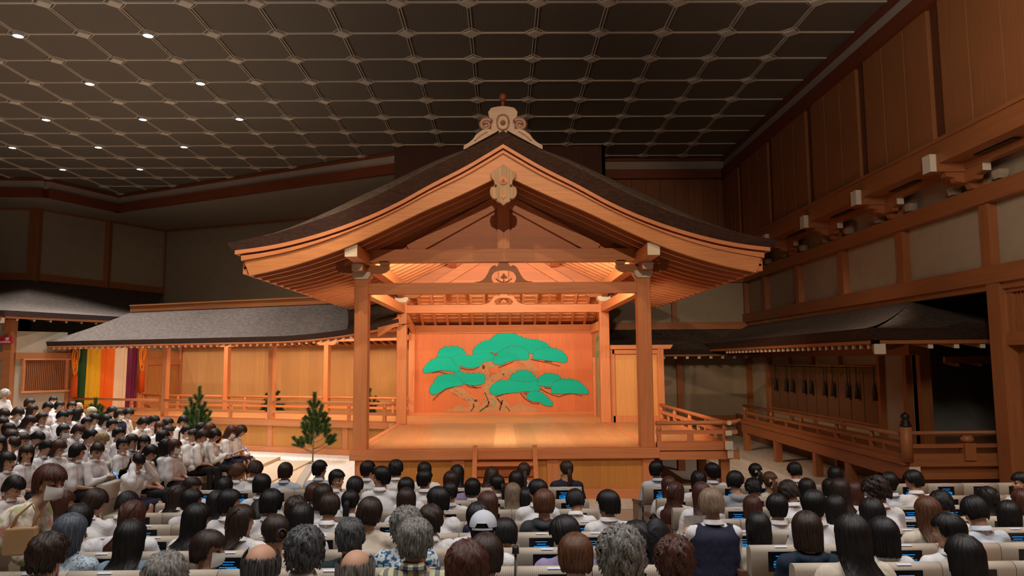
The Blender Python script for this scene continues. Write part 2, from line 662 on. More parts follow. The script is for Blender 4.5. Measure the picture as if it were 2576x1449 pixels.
ceiling = poly(list(reversed(clip)), CZ, 'ceiling', M['ceil'])
mb_r, mb_n = MB(), MB()
nodes = []
for i in range(-9, 14):
    for j in range(-16, 12):
        x, y = GX0 + i * G, GY0 + j * G
        if y < -1 or not inside(x, y) or x > 8.3:
            continue
        nodes.append((i, j, x, y))
        # ribs to the +x and +y neighbours: paired fillets along y, a single one along x
        if inside(x + G, y) or inside(x + G * 0.55, y):
            xe = x + (G if inside(x + G, y) else G * 0.55)
            mb_r.box((x + 0.15, y - 0.022, CZ - 0.03), (min(xe, 8.36), y + 0.022, CZ))
        if inside(x, y + G * 0.5):
            ye = y + (G if inside(x, y + G) else G * 0.5)
            for dx in (-0.042, 0.024):
                mb_r.box((x + dx, y + 0.15, CZ - 0.035), (x + dx + 0.019, ye - 0.1, CZ))
        # chamfer fillets and the boss
        for a in range(4):
            p = Vector((x + 0.27 * math.cos(a * math.pi / 2), y + 0.27 * math.sin(a * math.pi / 2), CZ - 0.012))
            q = Vector((x + 0.27 * math.cos((a + 1) * math.pi / 2), y + 0.27 * math.sin((a + 1) * math.pi / 2), CZ - 0.012))
            mb_r.bar(p, q, 0.017, 0.02)
        mb_n.prism([(0.18, 0), (0, 0.18), (-0.18, 0), (0, -0.18)], lambda a, b, t, x=x, y=y: (x + a, y + b, CZ - 0.005 - t), 0.05)
o = mb_r.build('ceiling_rib', M['rib'], ceiling)
o['kind'] = 'stuff'
o = mb_n.build('ceiling_boss', M['node'], ceiling)
o['kind'] = 'stuff'

# the lit downlights
lit = [(45, 84), (372, 84), (224, 206), (503, 206), (112, 296), (357, 296), (600, 296), (27, 365), (243, 365), (460, 365), (153, 420), (348, 420)]
LIT_NAMES = ['by the left edge in the nearest lit row', 'second in the nearest lit row', 'left one of the second lit row', 'right one of the second lit row',
             'leftmost of the third lit row', 'middle of the third lit row', 'rightmost of the third lit row', 'leftmost of the fourth lit row', 'middle of the fourth lit row',
             'rightmost of the fourth lit row', 'left one of the farthest lit row', 'right one of the farthest lit row']
lm = None
for (u, v), nm in zip(lit, LIT_NAMES):
    p = atZ(u, v, CZ)
    p.x = GX0 + round((p.x - GX0) / G) * G
    p.y = GY0 + round((p.y - GY0) / G) * G
    e = empty('ceiling_light', (p.x, p.y, CZ - 0.055), absolute=False)
    tag(e, 'round white ceiling downlight, ' + nm, 'ceiling light', 'lit downlights in the ceiling')
    if lm is None:
        a = MB()
        a.tube([(0, 0, -0.012), (0, 0, 0.0)], 0.105, 24)
        b = MB()
        b.grid(lambda s, t: ((0.105 + 0.03 * t) * math.cos(s * 2 * math.pi), (0.105 + 0.03 * t) * math.sin(s * 2 * math.pi), -0.02 * math.sin(t * math.pi) - 0.002), 24, 4)
        lm = (a.mesh('lens', [M['lamp']]), b.mesh('trim_ring', [M['metal']]))
    for me in lm:
        o = bpy.data.objects.new(me.name, me)
        link(o, e)
    light('SPOT', 'downlight_beam', (p.x, p.y, CZ - 0.1), (p.x, p.y, 0), 1450, HOUSE, 0.12, 80, 0.7)

# cornice strips following the ceiling edge
def strip(pts, z0, z1, t, name, m, side=1):
    mb = MB()
    for (x0, y0), (x1, y1) in zip(pts, pts[1:]):
        d = Vector((x1 - x0, y1 - y0)).normalized()
        n = Vector((-d.y, d.x)) * side * t
        mb.quadset([(x0, y0, z0), (x1, y1, z0), (x1 + n.x, y1 + n.y, z0), (x0 + n.x, y0 + n.y, z0),
                    (x0, y0, z1), (x1, y1, z1), (x1 + n.x, y1 + n.y, z1), (x0 + n.x, y0 + n.y, z1)],
                   [(0, 1, 5, 4), (3, 2, 1, 0), (4, 5, 6, 7), (2, 3, 7, 6), (1, 2, 6, 5), (3, 0, 4, 7)])
    return struct(mb, name, m)


left_edge = [(-24, 30.25), (-19.03, 30.62), (-17.65, 33.88), (-3.74, 26.92)]
right_edge = [(3.7, 28.0), (8.62, 28.0), (8.62, -6)]
k = 1
for edge in (left_edge, right_edge):
    strip(edge, CZ - 0.12, CZ - 0.02, 0.25, 'trim_%d' % k, M['redb'], -1)
    strip(edge, CZ - 0.45, CZ - 0.12, 0.12, 'trim_%d' % (k + 1), M['cove'], -1)
    strip(edge, CZ - 0.80, CZ - 0.45, 0.25, 'trim_%d' % (k + 2), M['redb'], -1)
    k += 3

# left soffit and upper left walls
poly([(-3.74, 26.9), (-17.65, 33.88), (-19.03, 30.62), (-24, 30.25), (-24, 32.55), (-20.63, 32.75), (-17.52, 38.44), (-6.75, 34.28), (-3.74, 33.1)], 9.70, 'ceiling_soffit', M['plaster2'])


def wallq(a, b, z0, z1, name, m, th=0.12, side=1):
    mb = MB()
    d = Vector((b[0] - a[0], b[1] - a[1])).normalized()
    n = Vector((-d.y, d.x)) * side * th
    vs = [(a[0], a[1], z0), (b[0], b[1], z0), (b[0] + n.x, b[1] + n.y, z0), (a[0] + n.x, a[1] + n.y, z0)]
    vs += [(x, y, z1) for x, y, z in vs]
    mb.quadset(vs, [(0, 1, 5, 4), (1, 2, 6, 5), (2, 3, 7, 6), (3, 0, 4, 7), (3, 2, 1, 0), (4, 5, 6, 7)])
    return struct(mb, name, m)


wallq((-24, 32.55), (-20.63, 32.75), 6.3, 9.8, 'wall_left', M['plaster'])
wallq((-20.63, 32.75), (-17.52, 38.44), 4.0, 9.8, 'wall_left', M['plaster'])
wallq((-17.52, 38.44), (-3.6, 33.05), 0, 9.8, 'wall_back', M['plaster2'])
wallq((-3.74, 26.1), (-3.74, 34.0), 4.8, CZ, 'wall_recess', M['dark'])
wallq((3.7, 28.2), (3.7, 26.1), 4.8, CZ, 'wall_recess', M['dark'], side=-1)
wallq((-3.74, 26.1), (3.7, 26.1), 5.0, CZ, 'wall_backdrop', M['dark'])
# posts and rails on the upper left wall
mb = MB()
for (u, v, Yp, wd) in ((93, 540, 32.72, 0.42), (274, 560, 35.68, 0.28)):
    p = atY(u, v, Yp)
    mb.box((p.x - wd / 2, p.y - 0.16, 6.3), (p.x + wd / 2, p.y + 0.1, 9.7))
struct(mb, 'trim_7', M['dz'])
mb = MB()
mb.bar((-24, 32.5, 6.62), (-20.6, 32.68, 6.62), 0.2, 0.36)
mb.bar((-20.63, 32.7, 6.62), (-17.6, 38.3, 6.52), 0.2, 0.36)
mb.bar((-20.63, 32.7, 9.66), (-17.55, 38.4, 9.66), 0.1, 0.1)
mb.bar((-24, 32.5, 9.66), (-20.6, 32.7, 9.66), 0.1, 0.1)
mb.bar((-17.5, 38.35, 9.66), (-3.7, 33.05, 9.66), 0.1, 0.1)
mb.bar((-17.5, 38.35, 6.3), (-17.5, 38.35, 9.66), 0.08, 0.08, up=(1, 0, 0))
struct(mb, 'trim_8', M['dx'])

# ------------------------------------------------------------------ right side walls
wallq((9.3, 28.1), (9.3, 16.75), 0, 6.9, 'wall_right', M['plaster'], side=1)
wallq((9.3, 16.75), (9.3, -6), 4.1, 6.9, 'wall_right', M['plaster'], side=1)
wallq((8.6, 28.1), (8.6, -6), 6.9, 9.95, 'wall_upper_right', M['dark'], side=1)
wallq((3.7, 28.0), (9.4, 28.0), 0, 5.8, 'wall_back', M['plaster'])
wallq((3.7, 28.0), (8.7, 28.0), 5.8, 9.95, 'wall_upper_back', M['upperx'])
mb = MB()
BAY = [10.95, 13.95, 16.95, 19.95, 22.95, 25.95]
for y in BAY:
    mb.box((8.54, y - 0.17, 6.9), (8.6, y + 0.17, 9.8))
struct(mb, 'trim_9', wood('dark_wall_post', (0.13, 0.045, 0.02), 'z'))  # dark colour stands in for shade in the recess between boards
mb = MB()
for a, b in zip(BAY, BAY[1:]):
    w3_ = (b - a - .34) / 3
    for k in range(3):
        mb.box((8.47, a + .17 + w3_ * k + .03, 6.9), (8.6, a + .17 + w3_ * (k + 1) - .03, 9.8))
for k in range(4):
    mb.box((8.47, 10.78 - 1.0 * (k + 1) + .02, 6.9), (8.6, 10.78 - 1.0 * k - .02, 9.8))
    mb.box((8.47, 26.12 + .45 * k + .02, 6.9), (8.6, 26.12 + .45 * (k + 1) - .02, 9.8))
struct(mb, 'wall_upper_board', wood('upper_wall_plank', (0.34, 0.135, 0.052), 'z', 0.5, var=.14))
mb = MB()
mb.box((8.34, -6, 6.50), (8.62, 28, 6.92))
mb.box((8.30, -6, 6.90), (8.45, 28, 6.97))
mb.box((9.06, -6, 5.70), (9.3, 28, 6.03))
mb.box((9.06, -6, 4.17), (9.3, 28, 4.50))
mb.box((9.14, -6, 4.05), (9.3, 28, 4.17))
mb.box((8.60, -6, 6.52), (9.3, 28, 6.60))          # soffit board
mb.box((8.84, -6, 6.38), (9.00, 28, 6.52))
struct(mb, 'trim_10', M['dy'])
mb = MB()
mb.box((3.7, 27.78, 5.70), (9.3, 28, 6.03))
mb.box((3.7, 27.78, 3.93), (9.3, 28, 4.2))
mb.box((3.7, 27.8, 6.52), (8.6, 28, 6.92))
mb.box((3.5, 27.82, 0.35), (9.3, 28, 0.72))
struct(mb, 'trim_11', M['dx'])
mb = MB()
for y in (25.82, 22.87, 19.84, 16.83, 13.8, 10.8):
    mb.box((9.12, y - 0.13, 4.5), (9.3, y + 0.13, 5.7))
for x in (6.45, 9.2):
    mb.box((x - 0.09, 27.84, 4.2), (x + 0.09, 28, 5.7))
mb.box((6.48, 27.84, 0.7), (6.72, 28, 3.93))
mb.box((9.12, 27.84, 0), (9.3, 28, 4.2))
mb.box((9.12, 25.75, 0), (9.3, 25.95, 4.2))
struct(mb, 'trim_12', M['dz'])
mb = MB()
for y in BAY:
    for k in (0,):
        mb.box((8.66, y - 1.75, 6.49), (8.80, y - 0.7, 6.53))
struct(mb, 'trim_13', M['blackm'])
# dark recess behind the gallery's near end
mb = MB()
mb.quadset([(9.35, 18.4, 0), (13.5, 18.4, 0), (13.5, 18.4, 4.6), (9.35, 18.4, 4.6)], [(0, 1, 2, 3)])
mb.quadset([(13.5, 13.4, 0), (13.5, 18.4, 0), (13.5, 18.4, 4.6), (13.5, 13.4, 4.6)], [(3, 2, 1, 0)])
mb.quadset([(9.4, 13.4, 4.6), (13.5, 13.4, 4.6), (13.5, 18.4, 4.6), (9.4, 18.4, 4.6)], [(3, 2, 1, 0)])
mb.quadset([(9.42, 13.4, 0), (13.5, 13.4, 0), (13.5, 13.4, 4.6), (9.42, 13.4, 4.6)], [(3, 2, 1, 0)])
struct(mb, 'wall_alcove', flat('dark_grey_plaster', (0.22, 0.23, 0.22), 0.9))
mb = MB()
mb.box((9.3, 16.6, 0.88), (9.55, 16.9, 4.1))
mb.box((9.9, 18.2, 0.9), (10.3, 18.4, 4.1))
struct(mb, 'trim_14', M['dz'])
# near wall with the big post and lattice
mb = MB()
mb.box((9.08, 13.45, 0), (9.42, 13.80, 4.2))
struct(mb, 'trim_15', M['dz'])
wallq((9.36, 13.5), (9.36, -6), 0, 4.2, 'wall_near_right', wood('near_wall_boards', (0.34, 0.135, 0.05), 'z', board=0.5, baxis='y'), side=1)
mb = MB()
mb.box((9.16, 0, 3.02), (9.36, 13.5, 3.24))
mb.box((9.2, 0, 3.98), (9.36, 13.5, 4.1))
struct(mb, 'trim_16', M['dy'])
t = empty('lattice_screen', (9.3, 12.4, 3.24))
tag(t, 'vertical wooden lattice screen high on the right wall by the frame edge', 'lattice')
MB().box((9.33, 11.0, 3.24), (9.36, 13.45, 3.98)).build('backing', M['dark'], t)
mb = MB()
for i in range(26):
    y = 13.3 - i * 0.09
    mb.box((9.26, y, 3.24), (9.33, y + 0.04, 3.98))
mb.build('slat', M['dz'], t)['kind'] = 'stuff'
MB().box((9.22, 13.33, 3.24), (9.36, 13.45, 3.98)).build('frame', M['dz'], t)

# brackets under the upper right wall
names = ['nearest the camera', 'second from the camera', 'third from the camera', 'fourth from the camera', 'beside the stage roof tip', 'by the back corner']
for i, y in enumerate(BAY):
    t = empty('wall_bracket', (9.06, y, 6.0))
    tag(t, 'wooden bracket with white painted ends under the right wall, ' + names[i], 'bracket', 'brackets along the right wall')
    mb = MB()
    mb.box((8.18, y - 0.13, 6.34), (9.3, y + 0.13, 6.68), 0, {'x-': 1, 'y-': 0})
    mb.quadset([(8.18, y - 0.131, 6.34), (8.30, y - 0.131, 6.34), (8.30, y - 0.131, 6.68), (8.18, y - 0.131, 6.68)], [(0, 1, 2, 3)], 1)
    mb.build('bracket_beam', [M['dx'], M['white']], t)
    mb = MB()
    prof = [(-0.62, 6.38), (-0.62, 6.24), (-0.40, 6.20), (-0.36, 6.14), (0.36, 6.14), (0.40, 6.20), (0.62, 6.24), (0.62, 6.38)]
    mb.prism(prof, lambda a, b, q, y=y: (8.86 + q, y + a, b), 0.16)
    mb.quadset([(8.86, y - 0.622, 6.24), (9.02, y - 0.622, 6.24), (9.02, y - 0.622, 6.38), (8.86, y - 0.622, 6.38)], [(0, 1, 2, 3)], 1)
    mb.build('bracket_arm', [M['dy'], M['white']], t)
    MB().prism([(8.5, 6.34), (8.5, 6.26), (8.66, 6.24), (8.70, 6.16), (8.95, 6.12), (9.0, 6.03), (9.3, 6.03), (9.3, 6.34)], lambda a, b, q, y=y: (a, y - 0.08 + q, b), 0.16).build('bracket_arm', M['dx'], t)
    for dy in (-0.75, 0.75):
        mb = MB()
        mb.prism([(-0.10, 6.36), (0.10, 6.36), (0.10, 6.28), (0.06, 6.2), (-0.06, 6.2), (-0.10, 6.28)], lambda a, b, q, y=y, dy=dy: (9.04 + q, y + dy * 0.93 + a, b - 0.14), 0.18)
        mb.build('bearing_block', M['plaster'], t)

# outer shell, unlit backs (behind the camera and far left)
wallq((-24, -8), (-24, 32.6), 0, CZ, 'wall_far_left', M['plaster2'])
wallq((9.4, -7.5), (-24, -7.5), 0, CZ, 'wall_rear', M['plaster2'])

# ------------------------------------------------------------------ ground
poly([(-24, -8), (13.5, -8), (13.5, 38), (-24, 38)], -0.02, 'floor_base', M['stone'])
CURB = [(-16.4, 25.7), (-6.67, 21.75), (-5.15, 20.75), (-4.62, 17.6), (-3.9, 14.0), (9.2, 14.0)]
g = MB()
gp = CURB + [(9.2, 27.9), (3.0, 27.9), (3.0, 25.5), (-2.8, 25.5), (-3.6, 26.6), (-13.1, 30.4), (-14.6, 27.3), (-16.3, 26.1)]
g.quadset([(x, y, 0.0) for x, y in gp], [tuple(range(len(gp)))])
tag(g.build('gravel', M['gravel']), 'white gravel bed round the stage and under the bridge', 'gravel', kind='stuff')
mb = MB()
for a, b in zip(CURB, CURB[1:]):
    d = (Vector(b) - Vector(a)).normalized()
    n = Vector((d.y, -d.x))
    mb.bar((a[0] + n.x * 0.17, a[1] + n.y * 0.17, 0.03), (b[0] + n.x * 0.17, b[1] + n.y * 0.17, 0.03), 0.34, 0.08)
struct(mb, 'trim_17', M['stone'])
# audience floor: flat in front, rising in steps behind, ramp on the left
ROWY = [10.95 - 0.936 * i for i in range(9)]
ROWT = [0.985, 0.98, 1.038, 1.097, 1.188, 1.275, 1.376, 1.47, 1.57]       # top of the seat backs
FLZ = [t_ - 0.90 for t_ in ROWT]
poly([(-5.3, -7), (9.3, -7), (9.3, 13.9), (-4.1, 13.9), (-4.8, 17.6), (-5.3, 20.5)], 0.075, 'floor', M['carpet'])
mb = MB()
for i in range(2, 9):
    mb.box((-5.3, -7, 0.0), (9.2, ROWY[i] + 0.46, FLZ[i]))
struct(mb, 'floor_step', M['carpet'])


def rampz(x):
    return 0.08 + 0.085 * max(0.0, -5.3 - x)


mb = MB()
xs = [-5.3 - 0.936 * i for i in range(0, 13)]
for i in range(12):
    z = rampz(xs[i] - 0.4)
    yb = 20.9 + (-5.3 - xs[i]) * 0.30
    mb.box((xs[i + 1], -7, -0.01), (xs[i], yb, z))
mb.box((-24, -7, 0), (xs[12], 26.0, 1.1))
struct(mb, 'floor_rake', M['carpet'])

# ================================================================== the noh stage
WX, WY, WZ, DX, DY, DZ, WH = M['wx'], M['wy'], M['wz'], M['dx'], M['dy'], M['dz'], M['white']
stage = empty('theatre_stage', (0, 18.8, 0))
tag(stage, 'roofed open wooden stage pavilion with curved bark-thatched gable roof and painted pine', 'stage')
PX, PF, PR = 2.97, 15.7, 21.9

MB().box((-3.12, 15.45, 0.88), (3.12, 22.0, 1.0)).build('stage_floor', M['floor'], stage)
MB().box((-0.22, 15.5, 0.99), (0.27, 21.6, 1.003)).build('floor_plank', wood('pale_new_plank', (0.64, 0.36, 0.18), 'y', 0.4), stage)
MB().box((-3.35, 22.0, 0.9), (3.30, 25.2, 1.01)).build('rear_floor', M['floorx'], stage)
MB().box((-3.14, 15.36, 0.81), (3.18, 15.6, 1.015)).build('front_sill', WX, stage, 0.008)
for s in (-1, 1):
    MB().box((s * 3.12, 15.6, 0.82), (s * 2.96, 22, 1.012)).build('side_sill', WY, stage)
MB().box((-3.0, 15.52, 0.0), (3.06, 15.56, 0.85)).build('front_skirt', M['skirt'], stage)
MB().box((-3.04, 15.42, 0.0), (3.1, 15.56, 0.2)).build('skirt_base', WX, stage)
for x in (-2.9, -0.93, 1.0, 2.96):
    MB().box((x - 0.12, 15.46, 0.2), (x + 0.12, 15.6, 0.81)).build('skirt_post', WZ, stage)
MB().box((-3.06, 15.56, 0.0), (-3.02, 22.3, 0.85)).build('side_skirt', wood('side_skirt_boards', (0.46, 0.20, 0.07), 'z', board=0.4, baxis='y'), stage)
MB().box((2.9, 17.5, 0.0), (2.94, 22.3, 0.85)).build('side_skirt', M['dz'], stage)

for x in (-PX, PX):
    for y in (PF, PR):
        MB().box((x - 0.145, y - 0.145, 1.0), (x + 0.145, y + 0.145, 4.53)).build('pillar', WZ, stage, 0.02)
MB().box((-PX + .14, PF - 0.11, 4.22), (PX - .14, PF + 0.11, 4.45)).build('lower_front_beam', WX, stage, 0.006)
MB().box((-PX - 0.02, PF - 0.10, 4.89), (PX + 0.02, PF + 0.12, 5.17)).build('upper_front_beam', WX, stage, 0.006)
MB().box((-PX + .14, PR - 0.11, 4.22), (PX - .14, PR + 0.11, 4.45)).build('rear_beam', WX, stage)
MB().box((-PX, PR - 0.10, 4.78), (PX, PR + 0.10, 5.05)).build('upper_rear_beam', WX, stage)
for s in (-1, 1):
    MB().box((s * PX - 0.1, PF + .14, 4.22), (s * PX + 0.1, PR - .14, 4.45)).build('side_beam', WY, stage)
    mb = MB()
    mb.box((s * 2.92 - 0.12, 14.2, 4.82), (s * 2.92 + 0.12, 24.2, 5.06), 0, {'y-': 1})
    mb.build('eave_purlin', [WY, WH], stage)


def boat(mb, L, h, f, w, e=0.32):
    """bracket arm profile: L half length, h height, ends curve up"""
    pr = [(-L, h), (-L, h * .55), (-L + L * e * .4, h * .2), (-L + L * e, 0), (L - L * e, 0), (L - L * e * .4, h * .2), (L, h * .55), (L, h)]
    mb.prism(pr, f, w)


for x in (-PX, PX):
    for y in (PF, PR):
        b = MB()
        b.prism([(-.19, .15), (-.19, .08), (-.13, 0), (.13, 0), (.19, .08), (.19, .15)], lambda a, c, q, x=x, y=y: (x + a, y - .19 + q, 4.53 + c), 0.38)
        b.build('bearing_block', WH, stage)
        b = MB()
        boat(b, 0.56, 0.17, lambda a, c, q, x=x, y=y: (x + a, y - .075 + q, 4.66 + c), 0.15)
        for s in (-1, 1):
            b.box((x + s * .561, y - .075, 4.755), (x + s * .566, y + .075, 4.83), 1)
        boat(b, 0.60, 0.17, lambda a, c, q, x=x, y=y: (x - .075 + q, y + a, 4.665 + c), 0.15)
        b.box((x - .075, y - .606, 4.755), (x + .075, y - .60, 4.83), 1)
        b.build('bracket_arm', [DX, WH], stage)
        for dx, dy in ((-.46, 0), (.46, 0), (0, -.48), (0, .48)):
            b = MB()
            b.prism([(-.1, .09), (-.1, .05), (-.07, 0), (.07, 0), (.1, .05), (.1, .09)], lambda a, c, q, x=x + dx, y=y + dy: (x + a, y - .1 + q, 4.825 + c), 0.2)
            b.build('bearing_block', DX, stage)
        if y == PF:
            b = MB()
            b.prism([(0, 0), (0.0, .13), (.05, .13), (.05, .26), (.6, .26), (.6, 0)], lambda a, c, q, x=x: (x - .11 + q, PF - .62 + a, 4.66 + c), 0.22)
            b.box((x - .11, PF - .626, 4.66), (x + .11, PF - .62, 4.79), 1)
            b.box((x - .11, PF - .576, 4.79), (x + .11, PF - .57, 4.92), 1)
            b.build('beam_nose', [DY, WH], stage)


def kaerumata(y, z0, H, W, WX=WX):
    t = MB()
    outer = [(1, 0), (1.0, .06), (.90, .06), (.80, .10), (.69, .20), (.58, .42), (.50, .66), (.42, .80), (.30, .86), (.26, .78), (.20, .86), (.14, 1.0)]
    inner = [(.0, .62), (.2, .60), (.34, .52), (.43, .36), (.44, .18), (.38, .05), (.44, 0)]
    for s in (-1, 1):
        pts = [(s * a * W, c * H) for a, c in outer] + [(0, H)] + [(s * a * W, c * H) for a, c in inner]
        t.prism(pts, lambda a, c, q: (0.02 + a, y - .05 + q, z0 + c), 0.1, 0, 1)
    o = t.build('frog_leg_strut', [WX, WH], stage)
    t = MB()
    for cx, cz, r in ((0, .38, .055), (-.07, .27, .05), (.07, .27, .05)):
        pts = [(cx * W + r * W * 1.0 * math.cos(a * math.pi / 8), cz * H + r * W * math.sin(a * math.pi / 8)) for a in range(16)]
        t.prism(pts, lambda a, c, q: (0.02 + a, y - .03 + q, z0 + c), 0.06)
    t.tube([(0.02, y, z0), (0.02, y, z0 + .3 * H)], 0.012, 6)
    for s in (-1, 1):
        t.tube([(0.02 + s * W * (.03 + .25 * math.sin(k / 8 * 1.5)), y, z0 + H * (.03 + .20 * (k / 8) ** 1.2)) for k in range(9)], 0.012, 6)
    t.build('carved_flower', WX, o)


kaerumata(PF, 4.45, 0.44, 0.60, DX)  # front strut's shade is put into its colour by the darker wood
kaerumata(PR, 4.45, 0.33, 0.62)

# --- roof curves (|x| -> z)
T_TOP = [(0, 7.27), (.35, 7.07), (.72, 6.88), (1.41, 6.55), (2.02, 6.22), (2.48, 5.98), (3.16, 5.68), (3.84, 5.44), (4.44, 5.26), (5.25, 5.10)]
T_BOT = [(0, 6.96), (.72, 6.53), (1.41, 6.17), (2.02, 5.83), (2.6, 5.56), (3.3, 5.30), (4.0, 5.10), (4.6, 4.98), (5.25, 4.90)]
B_TOP = [(0, 6.80), (.72, 6.37), (1.41, 6.03), (2.02, 5.70), (2.6, 5.43), (3.3, 5.15), (4.0, 4.93), (4.6, 4.80), (5.0, 4.73)]
B_BOT = [(0, 6.40), (.21, 6.29), (.9, 5.96), (1.58, 5.66), (2.2, 5.36), (2.82, 5.07), (3.3, 4.88), (3.8, 4.71), (4.3, 4.57), (4.9, 4.44)]
zt, zb, zc, zd = [(lambda x, P=P: interp(P, abs(x))) for P in (T_TOP, T_BOT, B_TOP, B_BOT)]
X0 = 0.02
NX = 56
XS = [-1 + 2 * i / NX for i in range(NX + 1)]
th = MB()
ST = [(14.03, 0.0), (14.10, .06), (14.25, .16), (14.5, .29), (14.8, .38), (15.3, .42), (24.2, .42)]


def top_z(s, h):
    a = abs(s)
    amp = min(1, (1 - a) * 2.2) ** .8
    return zt(s * 5.25) - 0.03 + h * (0.35 + .65 * math.sin(min(1, a * 1.8) * math.pi / 2)) * amp + (0.0 if h else 0.0)


rows = []
for (y, h) in ST:
    rows.append([(X0 + s * 5.25, y, top_z(s, h)) for s in XS])
o_ = len(th.v)
for r_ in rows:
    th.v += r_
n_ = NX + 1
for j in range(len(ST) - 1):
    for i in range(NX):
        th.f.append((o_ + j * n_ + i, o_ + j * n_ + i + 1, o_ + (j + 1) * n_ + i + 1, o_ + (j + 1) * n_ + i))
        th.m.append(1)
        th.sm.append(True)
b0 = len(th.v)
th.v += [(X0 + s * 5.15, 14.06, zb(s * 5.15)) for s in XS] + [(X0 + s * 5.15, 24.15, zb(s * 5.15)) for s in XS]
for i in range(NX):
    th.f.append((o_ + i + 1, o_ + i, b0 + i, b0 + i + 1))
    th.f.append((b0 + i, b0 + n_ + i, b0 + n_ + i + 1, b0 + i + 1))
    l = o_ + (len(ST) - 1) * n_
    th.f.append((l + i, l + i + 1, b0 + n_ + i + 1, b0 + n_ + i))
    th.m += [0, 0, 0]
    th.sm += [False] * 3
for e in (0, NX):
    ring = [o_ + j * n_ + e for j in range(len(ST))] + [b0 + n_ + e, b0 + e]
    th.f.append(tuple(ring))
    th.m.append(0)
    th.sm.append(False)
roof = th.build('thatched_roof', [M['thatch'], M['thatchtop']], stage)


def band(f0, f1, ya, yb, x1, m, name, par, x0=0.0, x1t=None):
    t = MB()
    x1t = x1t or x1
    N = 30
    for s in (-1, 1):
        vs = []
        for i in range(N + 1):
            k = x0 + (x1 - x0) * i / N
            kt = x0 + (x1t - x0) * i / N
            for y in (ya, yb):
                vs.append((X0 + s * k, y, f0(k)))
                vs.append((X0 + s * kt, y, f1(kt)))
        fs = []
        for i in range(N):
            a = i * 4
            b_ = a + 4
            fs += [(a, b_, b_ + 1, a + 1), (a + 2, a + 3, b_ + 3, b_ + 2), (a, a + 2, b_ + 2, b_), (a + 1, b_ + 1, b_ + 3, a + 3)]
        fs += [(0, 1, 3, 2), (N * 4, N * 4 + 2, N * 4 + 3, N * 4 + 1)]
        t.quadset(vs, fs)
    return t.build(name, m, par)


band(lambda k: zb(k) - .065, lambda k: zb(k) + .01, 14.02, 14.3, 5.10, WX, 'verge_moulding', stage)
band(lambda k: zb(k) - .105, lambda k: zb(k) - .06, 14.14, 14.3, 5.04, DX, 'verge_moulding', stage)  # darker wood paints a shadow line along the recessed band
band(lambda k: zc(k) + .0, lambda k: zb(k) - .10, 14.05, 14.3, 4.99, WX, 'verge_moulding', stage)
band(zd, zc, 14.10, 14.19, 4.84, wood('bargeboard_cypress', (0.58, 0.25, 0.10), 'x', 0.4, var=0.2), 'bargeboard', stage, x1t=4.95)
band(lambda k: zd(k) + .045, lambda k: zd(k) + .16, 14.19, 14.30, 4.80, WX, 'inner_verge_board', stage)
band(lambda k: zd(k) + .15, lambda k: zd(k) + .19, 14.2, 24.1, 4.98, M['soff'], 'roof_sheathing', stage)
band(lambda k: zd(k) + .055, lambda k: zb(k), 14.2, 24.15, 5.0, WY, 'eave_fascia', stage, x0=4.9)
y = 14.62
while y < 24.1:
    band(lambda k: zd(k) + .02, lambda k: zd(k) + .155, y, y + .075, 4.93, WX, 'rafter', stage, x0=0.08)
    y += 0.50
MB().box((-.13, 14.3, 6.18), (.17, 24.0, 6.42)).build('ridge_beam', WY, stage)
for s in (-1, 1):
    MB().box((X0 + s * 1.5 - .1, 15.9, 5.56), (X0 + s * 1.5 + .1, 24.0, 5.76)).build('purlin', WY, stage)
for s in (-1, 1):
    t = MB()
    t.box((X0 + s * 4.7, 14.2, 4.62), (X0 + s * 4.8, 24, 4.66))
    t.build('eave_batten', WY, stage)


def gable(y, zlow, name, m):
    t = MB()
    xs_ = [-2.95 + 5.9 * i / 30 for i in range(31)]
    vs = [(X0 + x, y, zlow) for x in xs_] + [(X0 + x, y, zd(x) + .15) for x in xs_]
    fs = [(i, i + 1, 32 + i, 31 + i) for i in range(30)]
    t.quadset(vs, fs)
    return t.build(name, m, stage)


gable(15.80, 5.16, 'gable_wall', M['gable'])
gable(22.0, 5.04, 'rear_gable_wall', M['gable'])
for yy, z0 in ((15.72, 5.15), (21.92, 5.03)):
    for s in (-1, 1):
        MB().bar((X0 + s * .12, yy, 6.20), (X0 + s * 2.0, yy, z0), .1, .26, up=(0, 0, 1)).build('gable_brace', WX, stage)
    MB().box((X0 - .13, yy - .07, z0), (X0 + .13, yy + .05, 6.2)).build('gable_post', WZ, stage)

# --- gable pendant and its carving
pend = [(0, .66), (.18, .55), (.33, .46), (.30, .36), (.235, .30), (.225, .22), (.255, .17), (.31, .16), (.345, .08), (.335, -.02), (.28, -.09), (.20, -.115),
        (.155, -.17), (.08, -.19), (0, -.25)]
t = MB()
t.prism([(a * .76, c * .88) for a, c in pend] + [(-a * .76, c * .88) for a, c in reversed(pend[1:-1])], lambda a, c, q: (X0 + a, 13.98 + q, 5.98 + c), 0.10)
pg = t.build('gable_pendant', wood('pendant_pale_wood', (0.42, 0.27, 0.16), 'z', 0.5, var=0.35), stage, 0.01)
t = MB()
t.prism([(.08 * math.cos(k * math.pi / 10), .08 * math.sin(k * math.pi / 10)) for k in range(20)], lambda a, c, q: (X0 + a, 13.98 - q, 6.24 + c), 0.03)
t.prism([(.05 * math.cos(k * math.pi / 3), .05 * math.sin(k * math.pi / 3)) for k in range(6)], lambda a, c, q: (X0 + a, 13.95 - q, 6.24 + c), 0.03)
t.ell((X0, 13.90, 6.24), (.022, .03, .022), 10, 6)
t.build('boss', WX, pg)
t = MB()
t.prism([(0, -.05), (.05, 0), (.045, .04), (.02, .045), (0, .02), (-.02, .045), (-.045, .04), (-.05, 0)], lambda a, c, q: (X0 + a, 13.98 - q, 5.93 + c), 0.02)
t.build('heart_carving', WX, pg)
